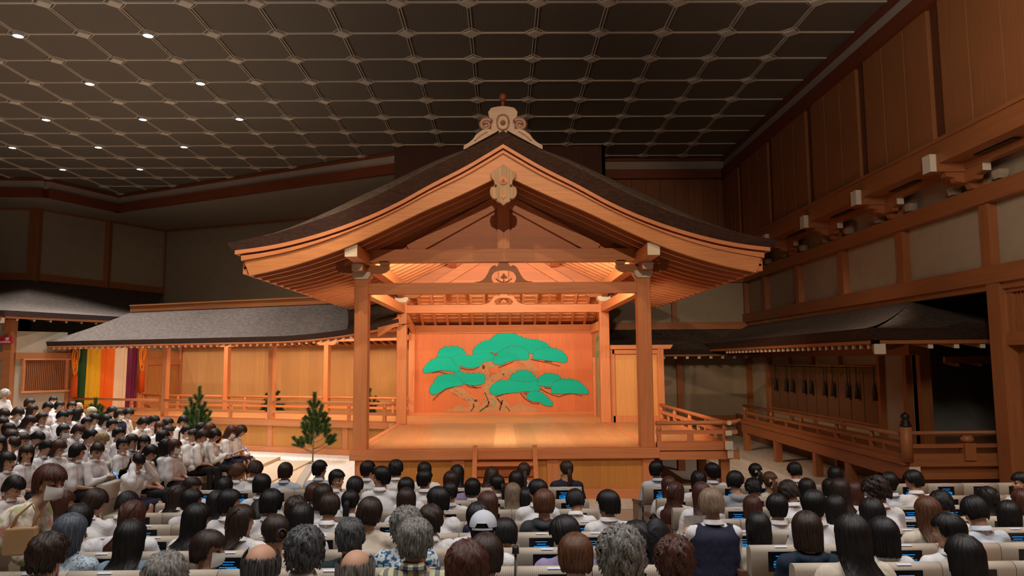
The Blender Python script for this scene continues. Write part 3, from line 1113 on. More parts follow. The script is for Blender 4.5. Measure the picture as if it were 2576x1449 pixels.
t = MB()
for s in (-1, 1):
    t.prism([(s * .15 + .028 * math.cos(k * math.pi / 6), .028 * math.sin(k * math.pi / 6)) for k in range(12)], lambda a, c, q: (X0 + a, 13.978 - q, 6.14 + c), 0.006)
    t.prism([(s * .14 + .018 * math.cos(k * math.pi / 6), .018 * math.sin(k * math.pi / 6)) for k in range(12)], lambda a, c, q: (X0 + a, 13.978 - q, 5.88 + c), 0.006)
t.build('pierced_hole', M['dark'], pg)

# --- ridge-end ornament
SCRW = wood('ornament_brown_wood', (0.24, 0.13, 0.095), 'x', 0.4)
PALE = wood('ornament_pale_wood', (0.36, 0.25, 0.19), 'x', 0.5, var=0.2)
orn = []
t = MB()
body = [(0, .0), (.20, .0), (.30, .06), (.26, .16), (.24, .30), (.29, .38), (.31, .50), (.27, .56), (.24, .60), (.10, .63), (0, .64)]
t.prism([(a, c) for a, c in body] + [(-a, c) for a, c in reversed(body[1:-1])], lambda a, c, q: (X0 + a * .95, 14.25 + q, 7.25 + c * .88), .34)
ro = t.build('ridge_ornament', PALE, stage, 0.012)
t = MB()
t.tube([(X0 + .13 * math.cos(k * math.pi / 8) * (1 if abs(math.cos(k * math.pi / 8)) < .8 else .9), 14.24, 7.48 + .155 * math.sin(k * math.pi / 8)) for k in range(17)], .018, 6)
t.ell((X0, 14.24, 7.47), (.055, .04, .055))
t.ell((X0, 14.20, 7.47), (.025, .03, .025))
t.build('boss', SCRW, ro)
for s in (-1, 1):
    t = MB()
    c0 = Vector((X0 + s * .33, 14.2, 7.40))
    pts, rr = [], []
    for k in range(26):
        a = k / 25 * 2 * math.pi * 1.35
        r_ = .125 * (1 - k / 25 * .72)
        pts.append(c0 + Vector((-s * r_ * math.cos(a + .6), -k * .002, r_ * math.sin(a + .6))))
        rr.append(.05 - k / 25 * .022)
    t.tube(pts, rr, 10)
    t.ell((c0.x, 14.22, c0.z), (.10, .06, .10))
    t.build('scroll', SCRW, ro)
    wing = [(.08, 7.21), (.30, 7.24), (.40, 7.215), (.52, 7.13), (.58, 7.04), (.66, 6.97), (.76, 6.91), (.765, 6.83), (.70, 6.86), (.60, 6.92), (.4, 7.03), (.2, 7.14)]
    t = MB()
    t.prism([(s * a, c + .04) for a, c in wing], lambda a, c, q: (X0 + a, 14.04 + q, c), .22)
    t.tube([(X0 + s * (.30 + .25 * k / 8), 14.03, 7.22 - .18 * (k / 8) ** 1.4) for k in range(9)], .012, 6)
    t.build('ornament_wing', PALE, ro)
t = MB()
t.tube([(X0, 14.5, 7.7), (X0, 14.42, 7.9), (X0, 14.38, 7.98)], [.03, .035, .045], 10)
t.ell((X0, 14.36, 8.02), (.075, .075, .09))
t.build('finial', M['redb'], ro)
MB().box((X0 - .16, 14.6, 7.25), (X0 + .16, 24.0, 7.62)).build('ridge_box', M['dy'], stage)

# --- rear stage: sloped rafters, back board, painting
t = MB()
t.quadset([(-3.1, 22.0, 5.30), (3.1, 22.0, 5.30), (3.1, 25.35, 4.05), (-3.1, 25.35, 4.05)], [(0, 1, 2, 3)])
t.build('rear_ceiling', wood('rear_ceiling_boards', (0.58, 0.24, 0.09), 'x', board=.28, baxis='y', var=.12, gap=.015), stage)
for i in range(16):
    x = X0 - 3.15 + i * .42
    t = MB()
    t.bar((x * .97, 22.1, 5.21), (x, 25.25, 4.03), .08, .10)
    t.build('rear_rafter', WY, stage)
t = MB()
for i in range(12):
    k = i / 12
    t.box((-3.0, 22.2 + 3.1 * k, 5.21 - 1.17 * k), (3.0, 22.23 + 3.1 * k, 5.235 - 1.17 * k))
t.build('ceiling_slat', WX, stage)['kind'] = 'stuff'
MB().box((-3.0, 25.15, 3.74), (3.05, 25.35, 4.02)).build('back_beam', WX, stage)
MB().box((-3.0, 25.12, 1.0), (3.05, 25.3, 1.11)).build('back_sill', WX, stage)
bb = MB().box((-2.98, 25.2, 1.1), (3.02, 25.25, 3.76)).build('mirror_board', M['mirror'], stage)
for x in (-3.08, 3.1):
    MB().box((x - .1, 25.1, 1.0), (x + .1, 25.3, 4.0)).build('back_post', WZ, stage)
# side walls of the rear stage
sw = MB().box((3.0, 22.05, 1.0), (3.04, 25.1, 3.75)).build('side_wall_board', wood('side_wall_boards', (0.60, 0.23, 0.08), 'z', board=.6, baxis='y'), stage)
t = MB()
rnd = random.Random(4)
for i in range(4):
    y = 22.9 + i * .34
    t.bar((2.995, y, 1.05), (2.995, y + .05, 3.7), .004, .07 - i * .008, up=(0, 1, 0))
for i in range(90):
    y, z = rnd.uniform(23.0, 25.0), rnd.uniform(1.8, 3.7)
    if rnd.random() < .5:
        y, z = rnd.uniform(22.5, 24.0), rnd.uniform(2.9, 3.7)
    a = rnd.uniform(-.8, .8)
    l = rnd.uniform(.10, .2)
    t.quadset([(2.992, y, z), (2.992, y + .03, z - .04), (2.992, y + l * math.sin(a), z - l), (2.992, y - .03, z - .04)], [(0, 1, 2, 3)])
t.build('painted_bamboo', M['green'], sw)
MB().box((2.94, 22.1, 3.72), (3.08, 25.1, 4.0)).build('side_wall_beam', WY, stage)
MB().box((2.90, 24.2, 1.0), (2.99, 24.3, 2.9)).build('low_door_frame', WZ, stage)
t = MB()
t.ell((2.93, 22.35, 2.05), (.05, .04, .09))
t.tube([(2.93, 22.35, 1.98), (2.93, 22.35, 1.86)], .02, 6)
t.build('brass_fitting', M['gold'], sw)
t = MB()
t.prism([(22.1, 4.4), (25.2, 3.95), (25.2, 3.74), (24.6, 3.8), (23.6, 3.95), (22.6, 4.25)], lambda a, c, q: (-3.05 + q, a, c), .1)
t.build('curved_side_beam', WY, stage)

# pine painting on the mirror board
PSC = 560 / 2576


def pp(x, y, dy=0.0):
    p = atY(1000 + x * PSC, 780 + y * PSC, 25.19)
    return (p.x, 25.19 - dy, p.z)


def scal(pts, amp=16):
    """bulging lobes along a closed outline"""
    out = []
    n = len(pts)
    cx = sum(p[0] for p in pts) / n
    cy = sum(p[1] for p in pts) / n
    area = sum(pts[i][0] * pts[(i + 1) % n][1] - pts[(i + 1) % n][0] * pts[i][1] for i in range(n))
    sg = 1 if area > 0 else -1
    for i in range(n):
        a, b = pts[i], pts[(i + 1) % n]
        L_ = math.hypot(b[0] - a[0], b[1] - a[1])
        k = max(1, round(L_ / 44))
        nx, ny = sg * (b[1] - a[1]) / L_, -sg * (b[0] - a[0]) / L_
        low = ny > .55
        for j in range(k * 5):
            f = j / (k * 5)
            bulge = (amp if not low else amp * .3) * abs(math.sin(f * k * math.pi)) ** .6
            out.append((a[0] + (b[0] - a[0]) * f + nx * bulge, a[1] + (b[1] - a[1]) * f + ny * bulge))
    return out


PADS = {
    'A': [(475, 545), (490, 480), (530, 445), (590, 435), (650, 432), (710, 440), (755, 470), (785, 515), (775, 545), (640, 575), (560, 575), (490, 565)],
    'B': [(302, 705), (330, 650), (380, 605), (430, 570), (490, 560), (560, 560), (620, 570), (670, 600), (700, 650), (715, 700), (695, 722), (600, 700), (500, 690), (420, 710), (325, 728)],
    'C': [(640, 575), (680, 530), (740, 525), (800, 535), (860, 540), (930, 492), (1010, 487), (1080, 510), (1140, 550), (1110, 582), (1000, 592), (950, 642), (870, 668), (790, 662), (740, 640), (700, 655)],
    'D': [(882, 500), (900, 440), (960, 395), (1010, 365), (1090, 355), (1110, 320), (1170, 287), (1250, 275), (1330, 280), (1390, 305), (1450, 330), (1520, 350), (1600, 352), (1680, 375), (1740, 410),
          (1730, 520), (1560, 500), (1500, 490), (1300, 500), (1180, 490), (1060, 485), (960, 498)],
    'D2': [(1122, 620), (1125, 570), (1160, 520), (1200, 480), (1260, 450), (1340, 432), (1420, 440), (1480, 465), (1512, 520), (1490, 575), (1370, 572), (1280, 590), (1200, 632)],
    'D3': [(1572, 530), (1600, 475), (1660, 450), (1740, 445), (1800, 455), (1860, 470), (1915, 500), (1955, 560), (1930, 605), (1840, 590), (1700, 572), (1590, 562)],
    'E': [(387, 960), (387, 900), (430, 850), (455, 800), (500, 768), (570, 752), (640, 755), (700, 770), (745, 810), (755, 850), (730, 872), (640, 880), (560, 900), (480, 950), (420, 975)],
    'E2': [(660, 745), (690, 728), (740, 728), (790, 742), (850, 748), (900, 740), (960, 740), (1003, 765), (1000, 810), (980, 850), (930, 862), (850, 862), (780, 850), (740, 800)],
    'F': [(1078, 950), (1090, 890), (1140, 850), (1200, 822), (1270, 828), (1330, 800), (1400, 790), (1480, 780), (1560, 790), (1610, 830), (1632, 880), (1632, 930), (1600, 950), (1560, 932), (1450, 940), (1330, 950), (1280, 955), (1180, 975), (1100, 975)],
    'F2': [(1310, 800), (1320, 770), (1370, 732), (1430, 707), (1500, 712), (1550, 742), (1590, 775), (1615, 812), (1500, 830)],
    'G': [(1632, 870), (1640, 795), (1690, 752), (1750, 742), (1820, 752), (1880, 785), (1890, 840), (1820, 882), (1740, 880)],
    'G2': [(1790, 920), (1800, 870), (1840, 830), (1910, 808), (2010, 812), (2080, 832), (2140, 880), (2200, 942), (2185, 970), (2100, 963), (2000, 955), (1900, 965), (1800, 962)],
    'H': [(1503, 1020), (1520, 962), (1570, 948), (1630, 952), (1690, 982), (1740, 1030), (1788, 1080), (1770, 1108), (1700, 1098), (1650, 1060), (1560, 1050)],
}
TRUNK = [
    [(800, 1178), (860, 1160), (930, 1130), (985, 1090), (1010, 1020), (995, 940), (980, 860), (1000, 790), (985, 730), (955, 690), (950, 640), (975, 600), (1020, 582), (1090, 580), (1130, 600), (1130, 655), (1070, 655), (1045, 690),
     (1075, 750), (1140, 735), (1230, 700), (1190, 665), (1290, 672), (1390, 725), (1445, 788), (1380, 790), (1300, 750), (1330, 830), (1300, 835), (1260, 760), (1200, 790), (1140, 830), (1115, 900), (1105, 960), (1130, 1005), (1210, 1010),
     (1270, 1060), (1310, 1130), (1360, 1100), (1420, 1068), (1470, 1108), (1560, 1120), (1680, 1178)],
    [(1200, 690), (1300, 672), (1400, 652), (1500, 650), (1440, 620), (1350, 590), (1500, 575), (1525, 520), (1580, 500), (1545, 570), (1570, 640), (1660, 700), (1620, 722), (1500, 700), (1350, 725), (1220, 745)],
    [(590, 930), (660, 893), (760, 900), (830, 970), (925, 1030), (955, 1100), (930, 1178), (510, 1178), (560, 1155), (640, 1140), (690, 1105), (730, 1095), (790, 1135), (830, 1120), (815, 1060), (700, 995)],
]
TW = [[(410, 1045), (470, 980), (560, 915), (650, 890)], [(720, 665), (800, 690), (880, 690), (940, 660)], [(400, 725), (480, 712), (560, 735), (640, 745)], [(1170, 665), (1260, 630), (1340, 600)],
      [(1540, 570), (1640, 590), (1740, 610), (1880, 650)], [(1700, 590), (1790, 600)], [(780, 850), (830, 890), (900, 900), (970, 895)], [(850, 870), (920, 905)], [(1130, 1010), (1220, 975), (1300, 960)],
      [(1420, 960), (1480, 1030), (1560, 1080), (1640, 1085)], [(1460, 960), (1500, 980), (1490, 940)], [(1640, 900), (1720, 950), (1800, 985), (1870, 1005), (1940, 980), (2020, 965), (2140, 995)], [(1700, 900), (1780, 910)],
      [(1050, 480), (1110, 510), (1170, 520)], [(570, 560), (610, 575)]]
ph = 0
bt = MB()
for k_, pl in enumerate(TRUNK):
    P = [pp(a, b, .002 + .001 * k_) for a, b in pl]
    bt.quadset(P, [tuple(range(len(P)))])
pt = bt.build('painted_trunk', M['trunk'], bb)
bt = MB()
for pl in TW:
    for i in range(len(pl) - 1):
        a, b = pp(*pl[i], .006), pp(*pl[i + 1], .006)
        bt.bar(a, b, .004, .028 - .014 * i / len(pl), up=(0, 0, 1))
for (x, y, rx, ry) in ((995, 660, 18, 26), (905, 1048, 22, 15), (1225, 745, 14, 10)):
    P = [pp(x + rx * math.cos(a * .524), y + ry * math.sin(a * .524), .007) for a in range(12)]
    bt.quadset(P, [tuple(range(12))])
for x0_, y0_, x1_, y1_, w_ in ((1010, 950, 1060, 1080, 10), (1060, 1060, 1040, 1120, 16), (1040, 1110, 950, 1172, 14), (1150, 1020, 1210, 1090, 16), (1215, 1040, 1180, 1160, 18), (880, 1080, 880, 1120, 14), (890, 1110, 850, 1170, 12), (1255, 1110, 1300, 1170, 9)):
    bt.bar(pp(x0_, y0_, .007), pp(x1_, y1_, .007), .003, w_ * PSC / 74, up=(0, 0, 1))
rnd = random.Random(9)
for i in range(70):
    x, y = rnd.uniform(990, 1130), rnd.uniform(700, 1120)
    if i > 45:
        x, y = rnd.uniform(640, 880), rnd.uniform(920, 1060)
        y = 930 + (x - 640) * .42 + rnd.uniform(-25, 40)
    bt.bar(pp(x, y, .007), pp(x + rnd.uniform(-14, 14), y + rnd.uniform(5, 20), .007), .003, .010, up=(0, 0, 1))
bt.build('painted_twig', M['twig'], bb)
bt = MB()
for x, y, rx, ry in ((1012, 610, 12, 8), (1132, 758, 14, 9), (1300, 700, 10, 12), (1572, 665, 10, 10), (1032, 890, 9, 24), (1125, 1065, 16, 28), (1018, 1050, 9, 12), (980, 1135, 16, 12), (842, 1033, 10, 12), (650, 1148, 12, 8), (1020, 1155, 10, 10), (1120, 1112, 8, 12), (1090, 660, 40, 8), (1430, 1105, 8, 8), (1240, 1168, 10, 8)):
    P = [pp(x + rx * math.cos(a * .785), y + ry * math.sin(a * .785), .008) for a in range(8)]
    bt.quadset(P, [tuple(range(8))])
bt.build('painted_moss', M['moss'], bb)
for k_, (nm, pl) in enumerate(PADS.items()):
    P = [pp(a, b, .010 + .0012 * k_) for a, b in scal(pl)]
    f_ = MB()
    f_.quadset(P, [tuple(range(len(P)))])
    f_.build('painted_foliage', M['green'], bb)
    cx_, cy_ = sum(p[0] for p in pl) / len(pl), sum(p[1] for p in pl) / len(pl)
    ou = []
    for a, b in scal(pl):
        d_ = math.hypot(a - cx_, b - cy_)
        ou.append((a + (a - cx_) / d_ * 7, b + (b - cy_) / d_ * 7))
    P = [pp(a, b, .0094 + .0012 * k_) for a, b in ou]
    f_ = MB()
    f_.quadset(P, [tuple(range(len(P)))])
    f_.build('foliage_outline', M['fol2'], bb)

# wooden screen and post right of the rear pillar
sc = MB().box((3.2, 21.95, 1.0), (4.62, 22.0, 3.12)).build('side_screen', M['panel'], stage)
t = MB()
t.box((3.12, 21.88, 1.0), (3.26, 22.02, 3.12))
t.box((3.2, 21.88, 1.0), (4.6, 22.02, 1.18))
t.box((3.2, 21.88, 2.98), (4.6, 22.02, 3.1))
t.build('screen_frame', WZ, sc)
MB().box((4.52, 21.84, 1.0), (4.70, 22.06, 3.12)).build('screen_post', WZ, stage)
t = MB()
t.prism([(3.12, 3.12), (4.9, 3.12), (4.98, 3.24), (3.12, 3.24)], lambda a, c, q: (a, 21.82 + q, c), .26)
t.build('screen_cap_beam', WX, stage)
o = MB()
o.box((-3.2, 22.05, 0), (-3.15, 22.4, .9))
o.build('side_skirt', DZ, stage)

# ------------------------------------------------------------------ steps up to the stage
st = empty('stage_steps', (0.02, 14.8, 0))
tag(st, 'small wooden steps leaning against the middle of the stage front', 'steps')
for x in (-.58, .62):
    MB().prism([(15.36, 1.10), (15.36, .86), (14.45, 0), (14.22, 0), (14.22, .06), (15.28, 1.10)], lambda a, c, q, x=x: (x - .045 + q, a, c), .09).build('stringer', WY, st)
for i, z in enumerate((.78, .50, .22)):
    y = 15.10 - i * .27
    MB().box((-.54, y - .13, z - .05), (.58, y + .13, z)).build('tread', WX, st)
    MB().box((-.54, y + .10, z - .28), (.58, y + .13, z - .05)).build('riser', WX, st)

# ------------------------------------------------------------------ side porch with railing
po = empty('side_porch', (3.9, 18.8, 0))
tag(po, 'narrow raised wooden porch with low railing along the right side of the stage', 'porch')
MB().box((3.12, 15.5, .93), (4.6, 21.9, 1.0)).build('porch_deck', M['floor'], po)
t = MB()
t.box((3.18, 15.40, .77), (4.82, 15.6, .93), 0, {'x+': 1})
t.box((4.82, 15.40, .75), (4.825, 15.6, 1.0), 1)
t.build('front_beam', [WX, WH], po)
MB().box((3.14, 15.44, .95), (4.62, 15.56, 1.10)).build('edge_board', WX, po)
t = MB()
t.box((4.54, 15.30, .80), (4.66, 22.0, .98), 0, {'y-': 1})
t.build('side_beam', [WY, WH], po)
for y, xs_ in ((15.7, (4.58,)), (17.2, (3.5, 4.5)), (19.2, (3.5, 4.5)), (21.5, (3.6, 4.5))):
    for x in xs_:
        MB().box((x - .09, y - .09, 0), (x + .09, y + .09, .8)).build('porch_post', WZ if y < 16 else DZ, po)
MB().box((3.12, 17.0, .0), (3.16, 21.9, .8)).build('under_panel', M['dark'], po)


def rail_post(x, y, z0, z1, m, par, w=.085):
    t_ = MB()
    t_.box((x - w / 2, y - w / 2, z0), (x + w / 2, y + w / 2, z1 - .14))
    t_.tube([(x, y, z1 - .14), (x, y, z1 - .11), (x, y, z1 - .06), (x, y, z1)], [w * .34, w * .62, w * .62, w * .38], 8)
    return t_.build('rail_post', m, par)


ry, rx = 15.52, 4.56
t = MB()
t.tube([(3.14, ry, 1.50), (4.60, ry, 1.50), (4.78, ry, 1.515), (4.9, ry, 1.56)], [.045, .045, .042, .03], 10)
t.build('top_rail', WX, po)
t = MB()
t.tube([(rx, 15.18, 1.52), (rx, 15.5, 1.50), (rx, 21.8, 1.50)], .045, 10)
t.prism([(.047 * math.cos(k * .524), .047 * math.sin(k * .524)) for k in range(12)], lambda a, c, q: (rx + a, 15.18 - q, 1.52 + c), .006, 1)
t.build('top_rail', [WY, WH], po)
t = MB()
t.box((3.14, ry - .03, 1.27), (4.82, ry + .03, 1.35))
t.box((3.14, ry - .045, 1.0), (4.66, ry + .045, 1.12))
t.build('lower_rail', WX, po)
t = MB()
t.box((rx - .03, 15.25, 1.27), (rx + .03, 21.8, 1.35), 0)
t.box((rx - .065, 15.244, 1.26), (rx + .065, 15.25, 1.36), 1)
t.box((rx - .05, 15.25, 1.0), (rx + .05, 21.8, 1.12), 0)
t.box((rx - .08, 15.244, .98), (rx + .08, 15.25, 1.15), 1)
t.build('lower_rail', [WY, WH], po)
rail_post(3.2, ry, 1.0, 1.46, WZ, po)
rail_post(rx, ry, 1.0, 1.46, WZ, po)
for y in (16.9, 18.4, 20.0, 21.7):
    rail_post(rx, y, 1.0, 1.46, WZ, po)
t = MB()
for x in (3.85,):
    t.box((x - .06, ry - .025, 1.1), (x + .06, ry + .025, 1.28))
for y in (16.2, 17.6, 19.2, 20.8):
    t.box((rx - .025, y - .06, 1.1), (rx + .025, y + .06, 1.28))
t.build('rail_strut', WZ, po)

# ================================================================== the bridge walkway (own axes: x along it towards the stage, y away)
BR = Vector((-4.495, 22.736, 0))
BA = math.atan2(-0.375, 0.927)
br = empty('bridge_walkway', BR, BA, absolute=False)
tag(br, 'long roofed wooden bridge walkway with railings joining the stage on its left', 'walkway')
fb = wood('bridge_floor_boards', (0.64, 0.34, 0.15), 'x', 0.36, board=.3, baxis='y', var=.1)
MB().prism([(-11.8, 0), (1.44, 0), (.38, 2.7), (-11.8, 2.7)], lambda a, c, q: (a, c, .9 + q), .1).build('bridge_floor', fb, br)
MB().box((-11.8, -.05, .83), (1.45, .1, 1.005)).build('floor_edge_beam', WX, br)
MB().box((-11.8, 2.65, .83), (.36, 2.8, 1.005)).build('floor_edge_beam', WX, br)
MB().box((-11.8, .06, .0), (1.45, .1, .84)).build('bridge_skirt', M['skirt'], br)
MB().box((-11.8, -.01, .0), (1.5, .1, .17)).build('skirt_base', WX, br)
for s_ in (-8.7, -5.95, -3.15, -.35):
    MB().box((s_ - .09, .02, .16), (s_ + .09, .1, .84)).build('skirt_post', WZ, br)
for s_ in (-7.72, -3.25):
    if s_ < 1:
        MB().box((s_ - .09, .1, 1.0), (s_ + .09, .28, 3.44)).build('bridge_pillar', WZ, br, .01)
        t = MB()
        boat(t, .38, .13, lambda a, c, q, s_=s_: (s_ + a, .11 + q, 3.40 + c), .16)
        t.box((s_ + .381, .11, 3.47), (s_ + .386, .27, 3.53), 1)
        t.build('bracket_arm', [WX, WH], br)
for s_ in (-11.4, -7.3, -2.88):
    MB().box((s_ - .09, 2.55, 1.0), (s_ + .09, 2.73, 3.44)).build('bridge_pillar', WZ, br, .01)
    t = MB()
    boat(t, .4, .13, lambda a, c, q, s_=s_: (s_ + a, 2.56 + q, 3.40 + c), .16)
    t.box((s_ + .401, 2.56, 3.47), (s_ + .406, 2.72, 3.53), 1)
    t.build('bracket_arm', [WX, WH], br)
MB().box((-11.9, .10, 3.52), (1.4, .28, 3.70)).build('eave_beam', WX, br)
MB().box((-11.9, 2.55, 3.52), (.38, 2.73, 3.70)).build('eave_beam', WX, br)

# railings
def pilot(z0, z1, s_, off, par):
    t_ = MB()
    w_ = .09
    t_.box((s_ - w_ / 2, off - w_ / 2, z0), (s_ + w_ / 2, off + w_ / 2, z1 - .13))
    t_.tube([(s_, off, z1 - .13), (s_, off, z1 - .10), (s_, off, z1 - .05), (s_, off, z1)], [.03, .058, .058, .035], 8)
    t_.build('rail_post', WZ, par)


for off, segs, posts, zt_ in ((.06, ((-11.9, -7.85), (-7.6, -3.4), (-3.1, 1.45)), (-9.1, -4.76, -.24, 1.0), 1.56), (2.62, ((-11.6, -7.4), (-7.2, -3.0), (-2.8, .38)), (-9.6, -5.1, -6.4, -1.2, -.2), 1.58)):
    for a, b in segs:
        MB().tube([(a, off, zt_), (b, off, zt_)], .042, 8).build('top_rail', WX, br)
        MB().box((a, off - .03, 1.21), (b, off + .03, 1.29)).build('middle_rail', WX, br)
        MB().box((a, off - .035, 1.0), (b, off + .035, 1.04)).build('bottom_rail', WX, br)
    for p in posts:
        pilot(1.0, zt_ - .02, p, off, br)

# bridge roof
def rz(t_):
    return 3.60 + 1.18 * (0.78 * t_ + 0.22 * t_ * t_)


def lift(s_):
    return 0.0 if s_ < -2.5 else .42 * ((s_ + 2.5) / 4.5) ** 2


roof_b = MB()


def topf(u_, t_, side):
    sl = -12.2 + 1.7 * t_
    sr = 2.0 - .9 * t_ if side > 0 else .2
    s_ = sl + (sr - sl) * u_
    off = -.9 + 2.2 * t_ if side > 0 else 3.5 - 2.2 * t_
    return (s_, off, rz(t_) + lift(s_) * (1 - t_))


roof_b.grid(lambda a, b: topf(a, b, 1), 40, 10, 1)
roof_b.grid(lambda a, b: topf(a, b, -1), 40, 10, 1)
roof_b.grid(lambda a, b: (-12.2 + 1.7 * b, (-.9 + 2.2 * b) * (1 - a) + (3.5 - 2.2 * b) * a, rz(b)), 10, 10, 1)
E_F = [(-12.2 + 14.2 * i / 40) for i in range(41)]
vs = []
for s_ in E_F:
    vs += [(s_, -.9, 3.60 + lift(s_)), (s_, -.84, 3.44 + lift(s_)), (s_, .2, 3.72 + lift(s_) * .6)]
fs = []
for i in range(40):
    a = i * 3
    fs += [(a, a + 3, a + 4, a + 1), (a + 1, a + 4, a + 5, a + 2)]
roof_b.quadset(vs, fs, 0)
vs = []
for s_ in [-12.2 + 12.4 * i / 20 for i in range(21)]:
    vs += [(s_, 3.5, 3.60), (s_, 3.44, 3.44), (s_, 1.3, 4.2)]
fs = []
for i in range(20):
    a = i * 3
    fs += [(a, a + 1, a + 4, a + 3), (a + 1, a + 2, a + 5, a + 4)]
roof_b.quadset(vs, fs, 0)
roof_b.quadset([(-12.2, -.9, 3.6), (-12.2, 3.5, 3.6), (-12.15, 3.45, 3.44), (-12.15, -.85, 3.44), (-11.6, .2, 3.72), (-11.6, 2.6, 3.72)], [(0, 1, 2, 3), (3, 2, 5, 4)], 0)
roof_b.build('thatched_roof', [M['thatch'], M['thatchtop']], br)
MB().prism([(-12.05, .2), (1.2, .2), (.3, 2.6), (-12.05, 2.6)], lambda a, c, q: (a, c, 3.78 + q), .04).build('bridge_ceiling', wood('bridge_ceiling_boards', (0.42, 0.17, 0.06), 'y', board=.3, baxis='x'), br)
t = MB()
vs = []
for s_ in E_F:
    vs += [(s_, -.84, 3.445 + lift(s_)), (s_, -.84, 3.40 + lift(s_)), (s_, -.70, 3.40 + lift(s_)), (s_, -.70, 3.47 + lift(s_))]
fs = []
for i in range(40):
    a = i * 4
    fs += [(a, a + 4, a + 5, a + 1), (a + 1, a + 5, a + 6, a + 2), (a + 2, a + 6, a + 7, a + 3)]
t.quadset(vs, fs)
t.build('eave_fascia', WX, br)
t = MB()
t.prism([(1.3, 3.52), (2.0, 3.88), (2.0, 4.10), (1.3, 3.78)], lambda a, c, q: (a, -.86 + q, c), .06)
t.build('verge_board', WX, br)
MB().box((-10.6, 1.16, 4.72), (-1.3, 1.44, 4.95)).build('ridge_box', M['dx'], br)
MB().box((-10.6, 1.12, 4.93), (-1.3, 1.48, 4.98)).build('ridge_cap', DX, br)
i = 0
s_ = -12.0
while s_ < .9:
    t = MB()
    l_ = lift(s_)
    t.bar((s_, -.72, 3.355 + l_), (s_, .3, 3.64 + l_ * .6), .06, .07)
    t.box((s_ - .033, -.745, 3.32 + l_), (s_ + .033, -.715, 3.39 + l_), 1)
    t.build('rafter', [WY, WH], br)
    s_ += .262
s_ = -11.8
while s_ < .2:
    MB().bar((s_, 3.35, 3.42), (s_, 2.4, 3.76), .06, .07).build('rear_rafter', WY, br)
    s_ += .31

# board wall of the back garden, structure
c_, s__ = math.cos(BA), math.sin(BA)


def bw(s_, off, z=None):
    q = (BR.x + c_ * s_ - s__ * off, BR.y + s__ * s_ + c_ * off)
    return q if z is None else (*q, z)


def local_struct(mb, name, m):
    o = mb.build(name, m)
    o.location = BR
    o.rotation_euler = (0, 0, BA)
    o['kind'] = 'structure'
    return o


local_struct(MB().box((-11.4, 4.5, 0), (.4, 4.6, 3.60)), 'wall_garden', M['panel'])
local_struct(MB().box((-11.4, 4.42, 3.5), (.4, 4.62, 3.62)).box((-11.45, 4.42, 0), (-11.33, 4.6, 3.6)).box((-.75, 4.42, 0), (-.6, 4.5, 3.6)), 'trim_18', WX)
local_struct(MB().box((-11.5, 2.75, 0), (-11.44, 4.5, 3.3)).box((-11.5, 4.4, 3.3), (-11.42, 4.6, 3.6)), 'wall_garden_end', wood('garden_end_boards', (0.58, 0.27, 0.10), 'z', board=.4, baxis='y'))
local_struct(MB().box((-11.5, 2.7, 2.75), (-11.36, 4.5, 2.98)).box((-11.55, 2.45, 1.0), (-11.35, 2.75, 3.5)), 'trim_19', WY)
local_struct(MB().box((-11.52, 2.75, 2.98), (-11.45, 4.5, 3.8)), 'wall_garden_plaster', M['plaster'])
# wall of the mirror room left of the curtain
LW0, LW1 = (-15.78, 27.15), (-16.75, 25.75)
wallq(LW1, LW0, 0, 3.95, 'wall_mirror_room', M['plaster'], .1, 1)
wallq((-22, 25.6), (-16.75, 25.75), 0, 4.4, 'wall_side_left', M['plaster'], .1, 1)
d_ = (Vector(LW0) - Vector(LW1)).normalized()
n_v = Vector((d_.y, -d_.x))


def lw(a, o=0.0, z=0.0):
    p = Vector(LW1) + d_ * a + n_v * o
    return (p.x, p.y, z)


mb = MB()
mb.box((-17.0, 25.52, 0), (-16.72, 25.82, 4.35))
mb.bar(lw(0, .06, 3.10), lw(2.0, .06, 3.10), .12, .22)
mb.bar((-22, 25.55, 3.12), (-17.0, 25.55, 3.12), .12, .24)
mb.bar(lw(1.93, .1, 0), lw(1.93, .1, 3.8), .14, .14, up=(1, 0, 0))
struct(mb, 'trim_20', DX)
t = empty('lattice_window', lw(.95, .05, 2.4))
tag(t, 'wooden lattice window left of the five-coloured curtain', 'window')
mb = MB()
mb.bar(lw(.22, .08, 1.86), lw(1.85, .08, 1.86), .1, .07)
mb.bar(lw(.25, .08, 2.98), lw(1.80, .08, 2.98), .1, .05)
mb.bar(lw(.28, .08, 1.86), lw(.28, .08, 2.98), .08, .08, up=(1, 0, 0))
mb.bar(lw(1.72, .08, 1.86), lw(1.72, .08, 2.98), .08, .08, up=(1, 0, 0))
mb.build('window_frame', WX, t)
mb = MB()
mb.bar(lw(.3, .03, 2.42), lw(1.7, .03, 2.42), .02, 1.1)
mb.build('backing', M['dark'], t)
mb = MB()
for k in range(22):
    a = .36 + k * .061
    mb.bar(lw(a, .06, 1.9), lw(a, .06, 2.95), .028, .03, up=(1, 0, 0))
mb.build('slat', DZ, t)['kind'] = 'stuff'

# lean-to roof over the far left wall
t = empty('lean_to_roof', (-18.5, 28, 4.5))
tag(t, 'bark-thatched lean-to roof low on the far left wall', 'roof')
E0, E1, E2 = Vector((-24, 25.0, 4.62)), Vector((-16.7, 25.05, 4.62)), Vector((-14.3, 30.0, 4.62))
W0, W1, W2 = Vector((-24, 32.4, 6.5)), Vector((-20.6, 32.6, 6.5)), Vector((-17.5, 38.3, 6.4))
mb = MB()


def cur(a, b, k):
    p = a.lerp(b, k)
    p.z -= .35 * math.sin(k * math.pi)
    return p


